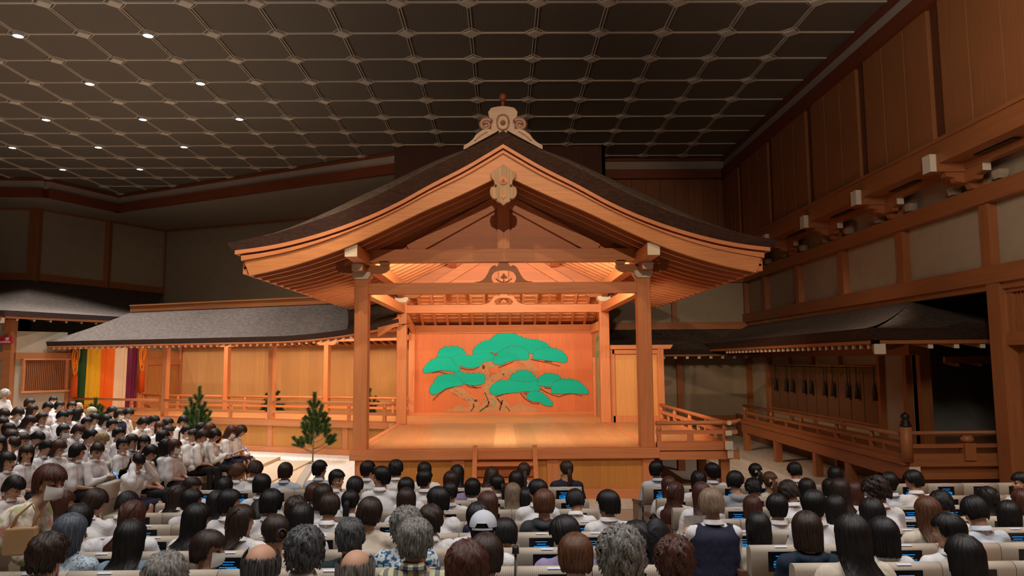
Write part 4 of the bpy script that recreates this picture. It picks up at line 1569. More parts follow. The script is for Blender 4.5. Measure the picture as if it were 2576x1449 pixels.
mb.grid(lambda a, b: cur(E0.lerp(E1, a), W0.lerp(W1, a), b), 8, 8, 1)
mb.grid(lambda a, b: cur(E1.lerp(E2, a), W1.lerp(W2, a), b), 8, 8, 1)
dn = Vector((0, 0, -.18))
mb.quadset([E0, E1, E1 + dn, E0 + dn, E2, E2 + dn], [(0, 1, 2, 3), (1, 4, 5, 2)], 0)
mb.quadset([E0 + dn, E1 + dn, W1 - Vector((0, 0, 1)), W0 - Vector((0, 0, 1)), E2 + dn, W2 - Vector((0, 0, 1))], [(3, 2, 1, 0), (2, 5, 4, 1)], 0)
mb.build('thatch', [M['thatch'], M['thatchtop']], t)
mb = MB()
mb.bar(E0 + Vector((0, .08, -.22)), E1 + Vector((-.05, .08, -.22)), .12, .08)
mb.bar(E1 + Vector((-.05, .08, -.22)), E2 + Vector((-.05, 0, -.22)), .12, .08)
mb.build('eave_board', DX, t)
for k in range(10):
    p = E1.lerp(E0, (k + .75) / 14.5) + Vector((0, .1, -.30))
    mb = MB()
    mb.bar(p, p + Vector((0, 1.2, .25)), .06, .06)
    mb.box(p + Vector((-.032, -.01, -.032)), p + Vector((.032, 0, .032)), 1)
    mb.build('rafter', [DY, WH], t)
pn = (E2 - E1).normalized()
for k in range(9):
    p = E1.lerp(E2, (k + .9) / 9.5) + Vector((-.1, .05, -.30))
    mb = MB()
    mb.bar(p, p + Vector((-1.1, .5, .25)), .06, .06)
    mb.box(p + Vector((-.035, -.04, -.035)), p + Vector((.035, -.03, .035)), 1)
    mb.build('rafter', [DY, WH], t)
mb = MB()
mb.bar(E1 + Vector((-.06, -.02, -.34)), E1 + Vector((-.8, 1.4, -.05)), .15, .17)
mb.box(E1 + Vector((-.15, -.03, -.43)), E1 + Vector((.03, -.02, -.25)), 1)
mb.build('corner_rafter', [DY, WH], t)

# no-smoking sign on the far left wall
t = empty('wall_sign', (-17.95, 25.5, 3.6))
tag(t, 'red no smoking sign at the left frame edge', 'sign')
pa, pb = atY(-16, 847, 25.44), atY(29, 864.5, 25.44)
MB().box((pa.x, 25.44, pb.z), (pb.x, 25.5, pa.z)).build('sign_plate', flat('red_sign_paint', (0.42, 0.008, 0.03), .6), t)
SIGN_W = flat('sign_white_paint', (0.75, 0.65, 0.65), .6)


def text(s, x, y, z, size, m, par, name='sign_lettering'):
    c = bpy.data.curves.new(name, 'FONT')
    c.body = s
    c.size = size
    c.align_x = 'CENTER'
    c.extrude = .004
    c.materials.append(m)
    tmp = bpy.data.objects.new(name, c)
    COL.objects.link(tmp)
    dg = bpy.context.evaluated_depsgraph_get()
    dg.update()
    me = bpy.data.meshes.new_from_object(tmp.evaluated_get(dg))
    bpy.data.objects.remove(tmp)
    o = bpy.data.objects.new(name, me)
    link(o, par)
    mtx = Matrix.Translation((x, y, z)) @ Matrix.Rotation(R(90), 4, 'X')
    o.matrix_parent_inverse = Matrix.Identity(4)
    o.matrix_basis = WORLD[par.name].inverted() @ mtx
    return o


cx = (pa.x + pb.x) / 2
hh = pa.z - pb.z
text('\u7981', cx - .16, 25.43, pb.z + hh * .48, hh * .5, SIGN_W, t)
text('\u7159', cx + .16, 25.43, pb.z + hh * .48, hh * .5, SIGN_W, t)
text('NO SMOKING', cx, 25.43, pb.z + hh * .12, hh * .36, SIGN_W, t)

# five-coloured curtain at the end of the bridge
cu = empty('stage_curtain', BR, BA, absolute=False)
tag(cu, 'five-coloured striped curtain, green to purple, at the far end of the bridge', 'curtain')
offs = [.12, .50, .96, 1.42, 1.88, 2.25]
cols = [('green', (0.012, 0.075, 0.02)), ('yellow', (0.80, 0.50, 0.02)), ('orange', (0.85, 0.16, 0.01)), ('white', (0.80, 0.70, 0.58)), ('purple', (0.14, 0.015, 0.07))]
for i, (nm, c) in enumerate(cols):
    m = cloth(nm + '_brocade', c, .7, .45)
    mb = MB()

    def cf(a, b, i=i):
        off = offs[i] + (offs[i + 1] - offs[i]) * a
        w_ = .035 * math.sin((off * 19) + 1.3 * b) + .02 * math.sin(off * 41 + 2 * b)
        return (-12.0 + .67 * (off - .12) / 2.13 + w_ * (.4 + .6 * b) - .0 * b, off, 3.62 - 2.60 * b)
    mb.grid(cf, 14, 18)
    o = mb.build('curtain_strip', m, cu)
    o['label'] = nm + ' strip'
local_struct(MB().box((-12.25, -.12, .9), (-12.08, .06, 3.6)).box((-11.5, 2.30, 1.0), (-11.3, 2.46, 3.6)), 'trim_21', WZ)
ROPE = flat('orange_rope', (0.80, 0.27, 0.02), .6)
TAS = cloth('vermilion_tassel', (0.62, 0.09, 0.01), .6)
for ss, off, dz, lab in ((-11.86, .02, 0.0, 'large orange tassel and looped cord hanging left of the striped curtain'), (-11.15, 2.30, .07, 'orange tassel and looped cord hanging right of the striped curtain')):
    t = empty('hanging_tassel', bw(ss, off, 0.0), BA, absolute=False)
    tag(t, lab, 'tassel', 'tassels either side of the curtain')
    mb = MB()
    for (c0, hz, wz, ph_) in ((3.05, .40, .13, 0), (2.98, .34, .09, 1.0), (2.66, .30, .12, 2.2), (2.62, .24, .08, .6)):
        pts = []
        for k in range(25):
            a = 2 * math.pi * k / 24
            pts.append((.05 * math.cos(a + ph_), wz * math.sin(a) * (1 + .3 * math.cos(a)), c0 + dz + hz * math.cos(a)))
        mb.tube(pts, .024, 8, cap=False)
    mb.tube([(0, 0, 2.4 + dz), (0, 0, 2.55 + dz)], .03, 8)
    mb.build('looped_cord', ROPE, t)
    mb = MB()
    mb.tube([(0, 0, 2.45 + dz), (0, 0, 2.40 + dz), (0, 0, 2.32 + dz), (0, 0, 1.62 + dz * 1.5)], [.03, .09, .105, .115], 14)
    mb.build('tassel_skirt', TAS, t)

# ------------------------------------------------------------------ young pines on the gravel
NEED = flat('pine_needle', (0.08, 0.15, 0.045), .6, var=.35, sc=8)
PBARK = rough_bark('pine_bark', (0.12, 0.09, 0.06), (0.26, 0.20, 0.14), (30, 30, 60), .3)
SHOOT = [((860, 900), (860, 715)), ((890, 960), (938, 812)), ((850, 980), (798, 848)), ((920, 1000), (968, 885)), ((925, 1040), (990, 930)), ((830, 1060), (762, 930)), ((855, 1060), (848, 915)), ((965, 1085), (978, 980)),
         ((830, 1150), (756, 1040)), ((1000, 1150), (1058, 1062)), ((960, 1140), (1004, 1075)), ((770, 1180), (688, 1088)), ((780, 1170), (758, 1085)), ((820, 1145), (822, 1065)), ((860, 1040), (872, 895)), ((890, 1080), (915, 975)),
         ((935, 1050), (905, 950)), ((800, 1040), (775, 960)), ((975, 1130), (1035, 1110))]


def pine(loc, H, seed, label, mirror=1, rot=0.0):
    rnd = random.Random(seed)
    t = empty('young_pine', loc, rot, absolute=False)
    tag(t, label, 'pine tree', 'young pines beside the bridge')
    k = H / 585.0

    def w3(p, y=0.0):
        return Vector((mirror * (p[0] - 857) * k, y, (1300 - p[1]) * k))
    tr, nd = MB(), MB()
    tr.tube([w3((855, 1300)), w3((857, 1190)), w3((862, 1050)), w3((860, 850))], [.024, .022, .017, .010], 8)
    more = []
    for b, e in SHOOT:
        lx, lz = e[0] - b[0], e[1] - b[1]
        for sg in (-1, 1):
            m_ = (b[0] + lx * .25, b[1] + lz * .25)
            more.append((m_, (m_[0] + lx * .38 - sg * lz * .26, m_[1] + lz * .38 + sg * lx * .26)))
    for i, (b, e) in enumerate(SHOOT + more):
        y0 = 0 if i == 0 else rnd.uniform(-.22, .22)
        B = w3(b, y0 * .7)
        E_ = w3(e, y0)
        root = w3((857, max(b[1] + abs(b[0] - 857) * .5, b[1])), 0) if i < len(SHOOT) else B.copy()
        tr.tube([root, root.lerp(B, .5) - Vector((0, 0, .02)), B + Vector((0, 0, .001)), E_], [.011, .010, .008, .006], 6)
        L_ = (E_ - B).length
        ax = (E_ - B).normalized()
        n = int(L_ / .00042)
        for j in range(n):
            f = (j + rnd.random()) / n
            p = B + ax * (L_ * (f * 1.06 - .03))
            a = rnd.uniform(0, 2 * math.pi)
            q = Vector((math.cos(a), math.sin(a), rnd.uniform(-.3, .3)))
            d = (q - ax * q.dot(ax)).normalized() * rnd.uniform(.7, 1) + ax * rnd.uniform(.2, .9)
            d = d.normalized() * rnd.uniform(.075, .125)
            sd = d.cross(Vector((rnd.random(), rnd.random(), rnd.random()))).normalized() * .0052
            nd.quadset([p - sd, p + sd, p + d], [(0, 1, 2)])
    tr.build('trunk', PBARK, t)
    nd.build('needles', NEED, t)
    return t


p = atZ(787, 1163, 0)
pine(p, 1.92, 1, 'young pine standing alone on white gravel before the bridge')
p = atZ(497, 1143, 0)
pine((p.x, p.y, 0), 2.05, 2, 'young pine behind the seated students at the middle of the bridge', -1)
q = atY(240, 1003, 25.2)
pine((q.x, 25.2, 0), q.z, 3, 'young pine before the curtain, partly hidden by heads', 1, .6)
q = bw(-5.9, 3.6)
pine((q[0], q[1], 0), 1.95, 4, 'young pine behind the bridge beside its third pillar', -1, .3)
q = bw(-2.0, 3.6)
pine((q[0], q[1], 0), 2.2, 5, 'young pine behind the bridge next to the stage front pillar', 1, -.4)

# ================================================================== right-hand gallery
ga = empty('side_gallery', (8.4, 18.5, 0))
tag(ga, 'raised wooden gallery with low railing along the right wall', 'gallery')
GXE = 7.5
DKX, DKY, DKZ = M['dx'], M['dy'], M['dz']
MB().box((GXE, 14.0, .80), (9.3, 23.4, .88)).build('gallery_deck', M['dy'], ga)
MB().box((GXE, 13.9, .80), (13.0, 14.6, .88)).build('gallery_deck', M['dx'], ga)
MB().box((9.3, 14.0, .80), (13.4, 18.4, .88)).build('gallery_deck', M['dy'], ga)
MB().box((GXE - .10, 13.95, .82), (GXE + .05, 23.5, .93)).build('deck_edge', DKY, ga)
t = MB()
t.box((GXE - .06, 13.75, .55), (GXE + .06, 23.5, .80), 0, {'y-': 1})
t.box((GXE - .10, 13.74, .47), (GXE + .10, 13.75, .82), 1)
t.build('edge_beam', [DKY, WH], ga)
MB().box((GXE, 13.95, .82), (13.0, 14.08, .93)).build('deck_edge', DKX, ga)
MB().box((GXE, 14.0, .55), (13.0, 14.1, .80)).build('edge_beam', DKX, ga)
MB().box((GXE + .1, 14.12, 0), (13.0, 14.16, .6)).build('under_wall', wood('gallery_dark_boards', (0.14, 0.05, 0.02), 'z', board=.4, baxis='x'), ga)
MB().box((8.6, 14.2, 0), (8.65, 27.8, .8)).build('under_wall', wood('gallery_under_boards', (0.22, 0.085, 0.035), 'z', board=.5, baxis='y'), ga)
for y in (23.2, 20.6, 18.0, 16.3, 14.6):
    MB().box((GXE - .09, y - .09, 0), (GXE + .09, y + .09, .55)).build('gallery_post', DKZ, ga)
for y in (19.3, 17.2, 15.5):
    MB().box((8.5, y - .09, 0), (8.6, y + .09, .8)).build('gallery_post', DKZ, ga)
MB().tube([(GXE, 14.1, 1.36), (GXE, 23.4, 1.36)], .04, 8).build('top_rail', DKY, ga)
MB().box((GXE - .03, 14.1, 1.13), (GXE + .03, 23.4, 1.20)).build('middle_rail', DKY, ga)
MB().box((GXE - .045, 14.1, .93), (GXE + .045, 23.4, 1.02)).build('bottom_rail', DKY, ga)
for y in (23.3, 21.0, 18.9, 16.9, 15.3):
    rail_post(GXE, y, .9, 1.33, DKZ, ga)
t = MB()
for y in (22.2, 19.9, 17.9, 16.1, 14.8):
    t.box((GXE - .02, y - .05, 1.02), (GXE + .02, y + .05, 1.13))
t.build('rail_strut', DKZ, ga)
MB().tube([(GXE, 13.98, .88), (GXE, 13.98, 1.52)], .105, 16).build('newel_post', DKZ, ga)
t = MB()
t.tube([(GXE, 13.98, 1.52), (GXE, 13.98, 1.56), (GXE, 13.98, 1.57), (GXE, 13.98, 1.63), (GXE, 13.98, 1.64), (GXE, 13.98, 1.66), (GXE, 13.98, 1.69), (GXE, 13.98, 1.74), (GXE, 13.98, 1.79)],
       [.10, .105, .08, .085, .055, .055, .085, .075, .012], 16)
t.build('newel_finial', M['blackm'], ga)
MB().tube([(GXE, 14.0, 1.40), (13.0, 14.0, 1.40)], .04, 8).build('top_rail', DKX, ga)
MB().box((GXE, 13.97, 1.13), (13.0, 14.03, 1.20)).build('middle_rail', DKX, ga)
MB().box((GXE, 13.96, .93), (13.0, 14.04, 1.02)).build('bottom_rail', DKX, ga)
rail_post(8.65, 14.0, .9, 1.36, DKZ, ga, .2)

# roof over the gallery
gr = empty('gallery_roof', (8.3, 19, 3.2))
tag(gr, 'bark-thatched hipped roof over the right-hand gallery', 'roof')
mb = MB()


def gz(k):
    return 3.36 + .78 * (.6 * k + .4 * k * k)


mb.grid(lambda a, b: (7.25 + 2.05 * b, (14.55 + 2.1 * b) * (1 - a) + 27.6 * a, gz(b) + .05 * math.exp(-a * 12) * (1 - b)), 30, 10, 1)
mb.grid(lambda a, b: ((7.25 + 2.05 * b) * (1 - a) + (11.4 - 2.0 * b) * a, 14.55 + 2.1 * b, gz(b)), 16, 10, 1)
mb.quadset([(7.25, 14.55, 3.40), (7.25, 27.6, 3.36), (7.32, 27.6, 3.14), (7.32, 14.62, 3.16), (11.4, 14.55, 3.36), (11.4, 14.62, 3.14)], [(0, 3, 2, 1), (0, 4, 5, 3)], 0)
mb.quadset([(7.32, 14.62, 3.16), (7.32, 27.6, 3.14), (9.3, 27.6, 3.5), (9.3, 14.62, 3.5), (11.4, 14.62, 3.14)], [(0, 1, 2, 3), (0, 3, 4)], 0)
mb.build('thatch', [M['thatch'], M['thatchtop']], gr)
mb = MB()
mb.box((7.30, 14.6, 3.08), (7.42, 27.0, 3.15))
mb.box((7.30, 14.6, 3.08), (11.3, 14.72, 3.15))
mb.build('eave_board', DKY, gr)
y = 14.95
while y < 24.6:
    t = MB()
    t.bar((7.36, y, 3.03), (8.6, y, 3.22), .06, .07)
    t.box((7.352, y - .034, 2.99), (7.36, y + .034, 3.07), 1)
    t.quadset([(7.36, y - .031, 2.995), (7.40, y - .031, 2.995), (7.40, y - .031, 3.065), (7.36, y - .031, 3.065)], [(0, 1, 2, 3)], 1)
    t.build('rafter', [DKX, WH], gr)
    y += .33
for k in range(5):
    x = 8.45 + k * .52
    t = MB()
    t.bar((x, 14.66, 3.03), (x, 15.9, 3.2), .09, .08)
    t.box((x - .05, 14.645, 2.985), (x + .05, 14.655, 3.075), 1)
    t.build('rafter', [DKY, WH], gr)
t = MB()
t.bar((7.38, 14.66, 3.0), (8.4, 15.7, 3.15), .17, .18)
t.box((7.27, 14.52, 2.88), (7.49, 14.56, 3.08), 1)
t.build('corner_rafter', [DKX, WH], gr)
MB().box((9.08, 16.6, 2.86), (9.3, 27.9, 3.12)).build('wall_plate', DKY, gr)

# roof along the back wall
rb = empty('back_wall_roof', (6, 27, 3))
tag(rb, 'low bark-thatched roof along the back wall right of the stage', 'roof')
mb = MB()
mb.grid(lambda a, b: (3.7 + 5.4 * a, 26.3 + 1.7 * b, 3.16 + .85 * b ** 1.2), 16, 8, 1)
mb.quadset([(3.7, 26.3, 3.16), (9.1, 26.3, 3.16), (9.1, 26.35, 2.98), (3.7, 26.35, 2.98), (9.1, 28, 3.2), (3.7, 28, 3.2)], [(0, 1, 2, 3), (3, 2, 4, 5)], 0)
mb.build('thatch', [M['thatch'], M['thatchtop']], rb)
MB().box((3.7, 26.34, 2.92), (9.0, 26.46, 2.98)).build('eave_board', DKX, rb)
for k in range(12):
    x = 4.0 + k * .42
    t = MB()
    t.bar((x, 26.40, 2.88), (x, 27.9, 3.1), .08, .08)
    t.box((x - .05, 26.39, 2.83), (x + .05, 26.40, 2.93), 1)
    t.build('rafter', [DKY, WH], rb)

# little roof deep in the alcove
ar = empty('alcove_roof', (10.5, 17, 2.8))
tag(ar, 'small dark thatched eave deep in the alcove on the right', 'roof')
mb = MB()
mb.quadset([(9.5, 16.1, 2.98), (13, 16.1, 2.98), (13, 16.1, 2.82), (9.5, 16.1, 2.82), (9.9, 17.6, 3.5), (13, 17.6, 3.5)], [(0, 1, 2, 3), (0, 4, 5, 1)], 0)
mb.build('thatch', M['thatch'], ar)
MB().box((9.6, 16.12, 2.70), (13, 16.2, 2.82)).build('eave_board', DKX, ar)
for k in range(6):
    x = 9.9 + k * .5
    t = MB()
    t.bar((x, 16.2, 2.64), (x, 17.4, 2.8), .07, .07)
    t.box((x - .035, 16.18, 2.60), (x + .035, 16.19, 2.68), 1)
    t.build('rafter', [DKY, WH], ar)

# bamboo blind with cords
bl = empty('bamboo_blind', (9.28, 22, 1.9))
tag(bl, 'wide brown bamboo blind hanging on the right wall behind the gallery', 'blind')
BL = stripes('bamboo_blind_weave', (0.19, 0.085, 0.04), (0.145, 0.062, 0.03), 'z', 60)  # shade of the eave is put into the blind and brocade colours
yb0, yb1 = 18.35, 25.65
for i in range(10):
    a = yb0 + (yb1 - yb0) * i / 10
    b = yb0 + (yb1 - yb0) * (i + 1) / 10
    t = MB()
    t.box((9.22, a + .012, 1.17), (9.25, b - .012, 2.52))
    t.build('blind_panel', BL, bl)
t = MB()
t.box((9.215, yb0, 2.33), (9.252, yb1, 2.55))
t.build('brocade_band', cloth('gold_brown_brocade', (0.30, 0.15, 0.03), .2, .6, [(.4, (0.14, 0.075, 0.02)), (.6, (0.20, 0.11, 0.03))], 12), bl)
t = MB()
for i in range(11):
    a = yb0 + (yb1 - yb0) * i / 10
    t.box((9.21, a - .02, 1.15), (9.22, a + .02, 2.5))
t.build('edge_tape', flat('dark_tape', (0.09, 0.05, 0.02), .8), bl)
MB().tube([(9.18, yb0 - .1, 2.60), (9.18, yb1 + .1, 2.60)], .03, 8).build('hanging_rod', DKY, bl)
MB().box((9.2, yb0 - .02, 1.12), (9.26, yb1 + .02, 1.17)).build('bottom_bar', DKY, bl)
TD = flat('dark_silk_cord', (0.035, 0.025, 0.025), .6)
tus = [1949, 1975, 1991, 2020, 2037, 2071, 2092, 2129, 2152, 2197]
tm = None
lab_ = ['farthest along', 'second from the far end', 'third from the far end', 'fourth from the far end', 'fifth from the far end', 'fifth from the near end', 'fourth from the near end', 'third from the near end', 'second from the near end', 'nearest the corner post']
for u_, nm in zip(tus, lab_):
    p = atX(u_, 918, 9.12)
    t = empty('blind_tassel', (9.12, p.y, 2.6), absolute=False)
    tag(t, 'dark cord tassel on the bamboo blind, ' + nm, 'tassel', 'cord tassels on the bamboo blind')
    if tm is None:
        a = MB()
        a.tube([(0, 0, 0), (0, 0, -.42)], .012, 6)
        b = MB()
        b.ell((0, 0, -.46), (.035, .035, .05), 10, 6)
        b.tube([(0, 0, -.48), (0, 0, -.52), (0, 0, -.84)], [.03, .045, .06], 10)
        tm = (a.mesh('cord', [TD]), b.mesh('tuft', [TD]))
    for me in tm:
        o = bpy.data.objects.new(me.name, me)
        link(o, t)
mb = MB()
for y in (25.8, 18.2, 17.0):
    mb.box((9.16, y - .07, .88), (9.3, y + .07, 3.0))
for y in (24.0, 22.2, 20.4):
    mb.box((9.18, y - .05, 2.6), (9.3, y + .05, 3.0))
    mb.box((9.18, y - .05, .88), (9.3, y + .05, 1.14))
struct(mb, 'trim_22', DKZ)

# ================================================================== people
SKIN = flat('skin', (0.55, 0.31, 0.20), 0.55, var=.06, sc=6)
LIPM = flat('lips', (0.42, 0.14, 0.11), 0.5)
EYEM = flat('dark_eye', (0.012, 0.009, 0.008), 0.3)
HM = {
    'k': hairmat('black_hair', (0.004, 0.0035, 0.004), (0.014, 0.012, 0.012)),
    'd': hairmat('dark_brown_hair', (0.014, 0.007, 0.005), (0.045, 0.024, 0.016)),
    'b': hairmat('brown_hair', (0.055, 0.020, 0.008), (0.15, 0.06, 0.025)),
    'r': hairmat('red_brown_hair', (0.035, 0.011, 0.007), (0.10, 0.033, 0.02)),
    'a': hairmat('ash_brown_hair', (0.13, 0.085, 0.055), (0.30, 0.205, 0.14)),
    'y': hairmat('blond_hair', (0.30, 0.20, 0.09), (0.52, 0.38, 0.20)),
    'g': hairmat('grey_hair', (0.05, 0.048, 0.045), (0.30, 0.28, 0.25), .5),
    's': hairmat('black_and_grey_hair', (0.012, 0.012, 0.014), (0.12, 0.12, 0.125), .45),
    'u': hairmat('blue_grey_hair', (0.035, 0.045, 0.06), (0.11, 0.13, 0.16), .4),
    'w': hairmat('white_hair', (0.42, 0.40, 0.36), (0.68, 0.65, 0.6), .5),
    'q': hairmat('pale_khaki_hair', (0.30, 0.29, 0.20), (0.52, 0.50, 0.38), .5),
}
HN = {'k': 'black', 'd': 'dark brown', 'b': 'brown', 'r': 'reddish brown', 'a': 'ash brown', 'y': 'blond', 'g': 'grey', 's': 'black and grey', 'u': 'blue-grey', 'w': 'white', 'q': 'pale khaki'}
CM = {
    'W': cloth('white_shirt', (0.76, 0.75, 0.76), .55),
    'B': cloth('pale_blue_shirt', (0.58, 0.64, 0.72), .55),
    'C': cloth('cream_blouse', (0.68, 0.60, 0.48), .55),
    'N': cloth('navy_top', (0.018, 0.02, 0.045), .5),
    'H': cloth('charcoal_hoodie', (0.045, 0.05, 0.055), .6),
    'G': cloth('grey_hoodie', (0.30, 0.31, 0.33), .6),
    'T': cloth('dark_navy_hoodie', (0.015, 0.03, 0.055), .6),
    'L': cloth('lilac_blouse', (0.30, 0.24, 0.40), .5),
    'P': cloth('pink_top', (0.55, 0.24, 0.26), .5),
    'S': cloth('slate_blue_top', (0.20, 0.30, 0.38), .5),
    'D': cloth('dotted_pale_blue_blouse', (0, 0, 0), .5, pattern=[(.42, (0.20, 0.27, 0.33)), (.47, (0.50, 0.62, 0.70))], psc=70),
    'F': cloth('blue_and_white_print_shirt', (0, 0, 0), .5, pattern=[(.44, (0.03, 0.12, 0.25)), (.52, (0.62, 0.70, 0.72))], psc=34),
    'O': cloth('floral_blouse', (0, 0, 0), .6, pattern=[(.40, (0.40, 0.40, 0.22)), (.48, (0.72, 0.66, 0.55)), (.60, (0.74, 0.68, 0.58)), (.68, (0.66, 0.32, 0.22))], psc=9),
    'X': plaid('plaid_shirt', [(0.02, 0.02, 0.03), (0.20, 0.20, 0.19), (0.62, 0.60, 0.36)], 16),
    'K': cloth('dark_green_top', (0.012, 0.03, 0.035), .5),
}
CN = {'W': 'white shirt', 'B': 'pale blue shirt', 'C': 'cream blouse', 'N': 'navy top', 'H': 'charcoal hoodie', 'G': 'grey hoodie', 'T': 'dark navy hoodie', 'L': 'lilac blouse', 'P': 'pink top',
      'S': 'slate blue top', 'D': 'dotted pale blue blouse', 'F': 'blue and white print shirt', 'O': 'floral blouse', 'X': 'plaid shirt', 'K': 'dark green top'}
TRO = cloth('black_trousers', (0.012, 0.012, 0.016), .5)
SKI = cloth('navy_skirt', (0.015, 0.018, 0.04), .8)
SHO = flat('black_shoe', (0.015, 0.015, 0.016), .4)
SOLE = flat('pale_sole', (0.5, 0.48, 0.44), .6)
MASKM = cloth('white_face_mask', (0.78, 0.77, 0.75), .2)
COLL = cloth('shirt_collar', (0.76, 0.74, 0.72), .1)


def cap(mb, p, q, r1, r2, n=12):
    p, q = Vector(p), Vector(q)
    d = (q - p)
    L_ = d.length
    d.normalize()
    pts, rs = [], []
    for k in range(5):
        a = math.pi / 2 * (1 - k / 4)
        pts.append(p - d * r1 * math.sin(a))
        rs.append(max(.0015, r1 * math.cos(a)))
    for k in range(5):
        a = math.pi / 2 * k / 4
        pts.append(q + d * r2 * math.sin(a))
        rs.append(max(.0015, r2 * math.cos(a)))
    mb.tube(pts, rs, n)


def lerp(a, b, k):
    return tuple(a[i] + (b[i] - a[i]) * k for i in range(3))


TMP = bpy.data.scenes.new('workbench')


def remesh(mb, name, voxel, mats, smooth=2):
    me = mb.mesh(name, [])
    o = bpy.data.objects.new('tmp', me)
    TMP.collection.objects.link(o)
    r_ = o.modifiers.new('r', 'REMESH')
    r_.mode = 'VOXEL'
    r_.voxel_size = voxel
    s_ = o.modifiers.new('s', 'SMOOTH')
    s_.iterations = smooth
    s_.factor = .5
    with bpy.context.temp_override(scene=TMP, view_layer=TMP.view_layers[0]):
        dg = bpy.context.evaluated_depsgraph_get()
        out = bpy.data.meshes.new_from_object(o.evaluated_get(dg))
    out.name = name
    bpy.data.objects.remove(o)
    bpy.data.meshes.remove(me)
    for m_ in mats:
        out.materials.append(m_)
    out.polygons.foreach_set('use_smooth', [True] * len(out.polygons))
    return out


def pose(name):
    """joint positions (origin on the floor under the pelvis, facing +y) and head matrix"""
    P = dict(lean=4, hy=0, hp=6, hr=0, arms='lap', tw=0)
    P.update(POSES[name])
    piv = Vector((0, 0, .50))
    TR = Matrix.Rotation(R(P['tw']), 4, 'Z')
    Lm = Matrix.Translation(piv) @ TR @ Matrix.Rotation(R(-P['lean']), 4, 'X') @ Matrix.Translation(-piv)
    if P['arms'] == 'stand':
        piv = Vector((0, 0, .92))
        Lm = Matrix.Translation(piv) @ Matrix.Rotation(R(-P['lean']), 4, 'X') @ Matrix.Translation((0, 0, -.5))
    J = {'T': Lm}
    for s, k in ((-1, 'l'), (1, 'r')):
        J['sh' + k] = Lm @ Vector((s * .165, -.005, .925))
    nb = Lm @ Vector((0, -.012, .955))
    hc = nb + (TR @ Matrix.Rotation(R(-P['lean'] * .6 - P['hp'] * .35), 4, 'X') @ Vector((0, .012, .196)))
    HMx = Matrix.Translation(hc) @ TR @ Matrix.Rotation(R(P['hy']), 4, 'Z') @ Matrix.Rotation(R(-P['hp']), 4, 'X') @ Matrix.Rotation(R(P['hr']), 4, 'Y')
    J['neck'] = nb
    J['head'] = HMx
    a = P['arms']
    for s, k in ((-1, 'l'), (1, 'r')):
        sh = J['sh' + k]
        if a == 'lap':
            el = sh + Vector((s * .055, .06, -.27))
            wr = Vector((s * .08, .27, .60))
        elif a == 'phone':
            el = sh + Vector((s * .05, .10, -.26))
            wr = sh + Vector((-s * .09, .30, -.17))
        elif a == 'book':
            el = sh + Vector((s * .06, .12, -.24))
            wr = sh + Vector((-s * .02, .34, -.10))
        elif a == 'hair':
            el = sh + Vector((s * .10, .18, -.04))
            wr = HMx @ Vector((s * .09, .02, .02))
        elif a == 'hand' and s < 0:
            el = sh + Vector((-.07, .14, -.20))
            wr = sh + Vector((.05, .18, .06))
        elif a == 'hand':
            el = sh + Vector((.055, .06, -.27))
            wr = Vector((.08, .27, .60))
        elif a == 'stand':
            el = sh + Vector((s * .04, .04, -.28))
            wr = el + Vector((-s * .04, .22, -.10))
        J['el' + k], J['wr' + k] = el, wr
        if a == 'stand':
            J['hip' + k] = Vector((s * .09, 0, .90))
            J['kn' + k] = Vector((s * .10, .03, .48))
            J['an' + k] = Vector((s * .10, -.02, .09))
        else:
            J['hip' + k] = Vector((s * .09, .03, .50))
            J['kn' + k] = Vector((s * .11, .45, .50))
            J['an' + k] = Vector((s * .11, .47, .09))
    return J


POSES = {
    'up': {}, 'dn': dict(lean=10, hp=32), 'L': dict(hy=38), 'R': dict(hy=-38), 'DL': dict(lean=10, hy=35, hp=25), 'DR': dict(lean=10, hy=-35, hp=25),
    'L8': dict(hy=80), 'R8': dict(hy=-80), 'tl': dict(hr=14), 'ph': dict(lean=8, hp=30, arms='phone'), 'phR': dict(lean=8, hp=22, hy=-35, arms='phone'),
    'bk': dict(hp=20, arms='book'), 'hh': dict(lean=10, hp=28, arms='hair', hy=-20), 'hd': dict(arms='hand', hy=10), 'RR': dict(hy=-110, tw=-15), 'ld': dict(lean=16, hp=38, hr=-10),
    'st': dict(lean=42, hp=10, arms='stand', hy=-30), 'tR': dict(tw=-40, hy=-25),
}


def headprims(mb, HMx):
    Rm = HMx.to_3x3()

    def E(c, r, nu=20, nv=14):
        mb.ell(HMx @ Vector(c), r, nu, nv, rot=Rm)

    def C(p, q, a, b):
        cap(mb, HMx @ Vector(p), HMx @ Vector(q), a, b)
    E((0, -.012, .035), (.074, .092, .083), 24, 16)
    E((0, .020, -.02), (.060, .066, .080))
    E((0, .030, -.065), (.046, .048, .045))
    C((-.012, .064, -.098), (.012, .064, -.098), .019, .019)
    C((-.045, .01, -.07), (-.015, .062, -.098), .018, .016)
    C((.045, .01, -.07), (.015, .062, -.098), .018, .016)
    C((0, .082, .020), (0, .102, -.018), .009, .012)
    C((-.012, .092, -.022), (.012, .092, -.022), .008, .008)
    C((-.045, .074, .026), (.045, .074, .026), .012, .012)
    C((-.016, .083, -.050), (.016, .083, -.050), .008, .008)
    C((-.013, .081, -.060), (.013, .081, -.060), .008, .008)
    E((-.036, .062, -.02), (.024, .020, .022))
    E((.036, .062, -.02), (.024, .020, .022))
    for s in (-1, 1):
        mb.ell(HMx @ Vector((s * .076, -.002, -.008)), (.011, .020, .032), 10, 8, rot=Rm @ Matrix.Rotation(R(s * 15), 3, 'Z'))


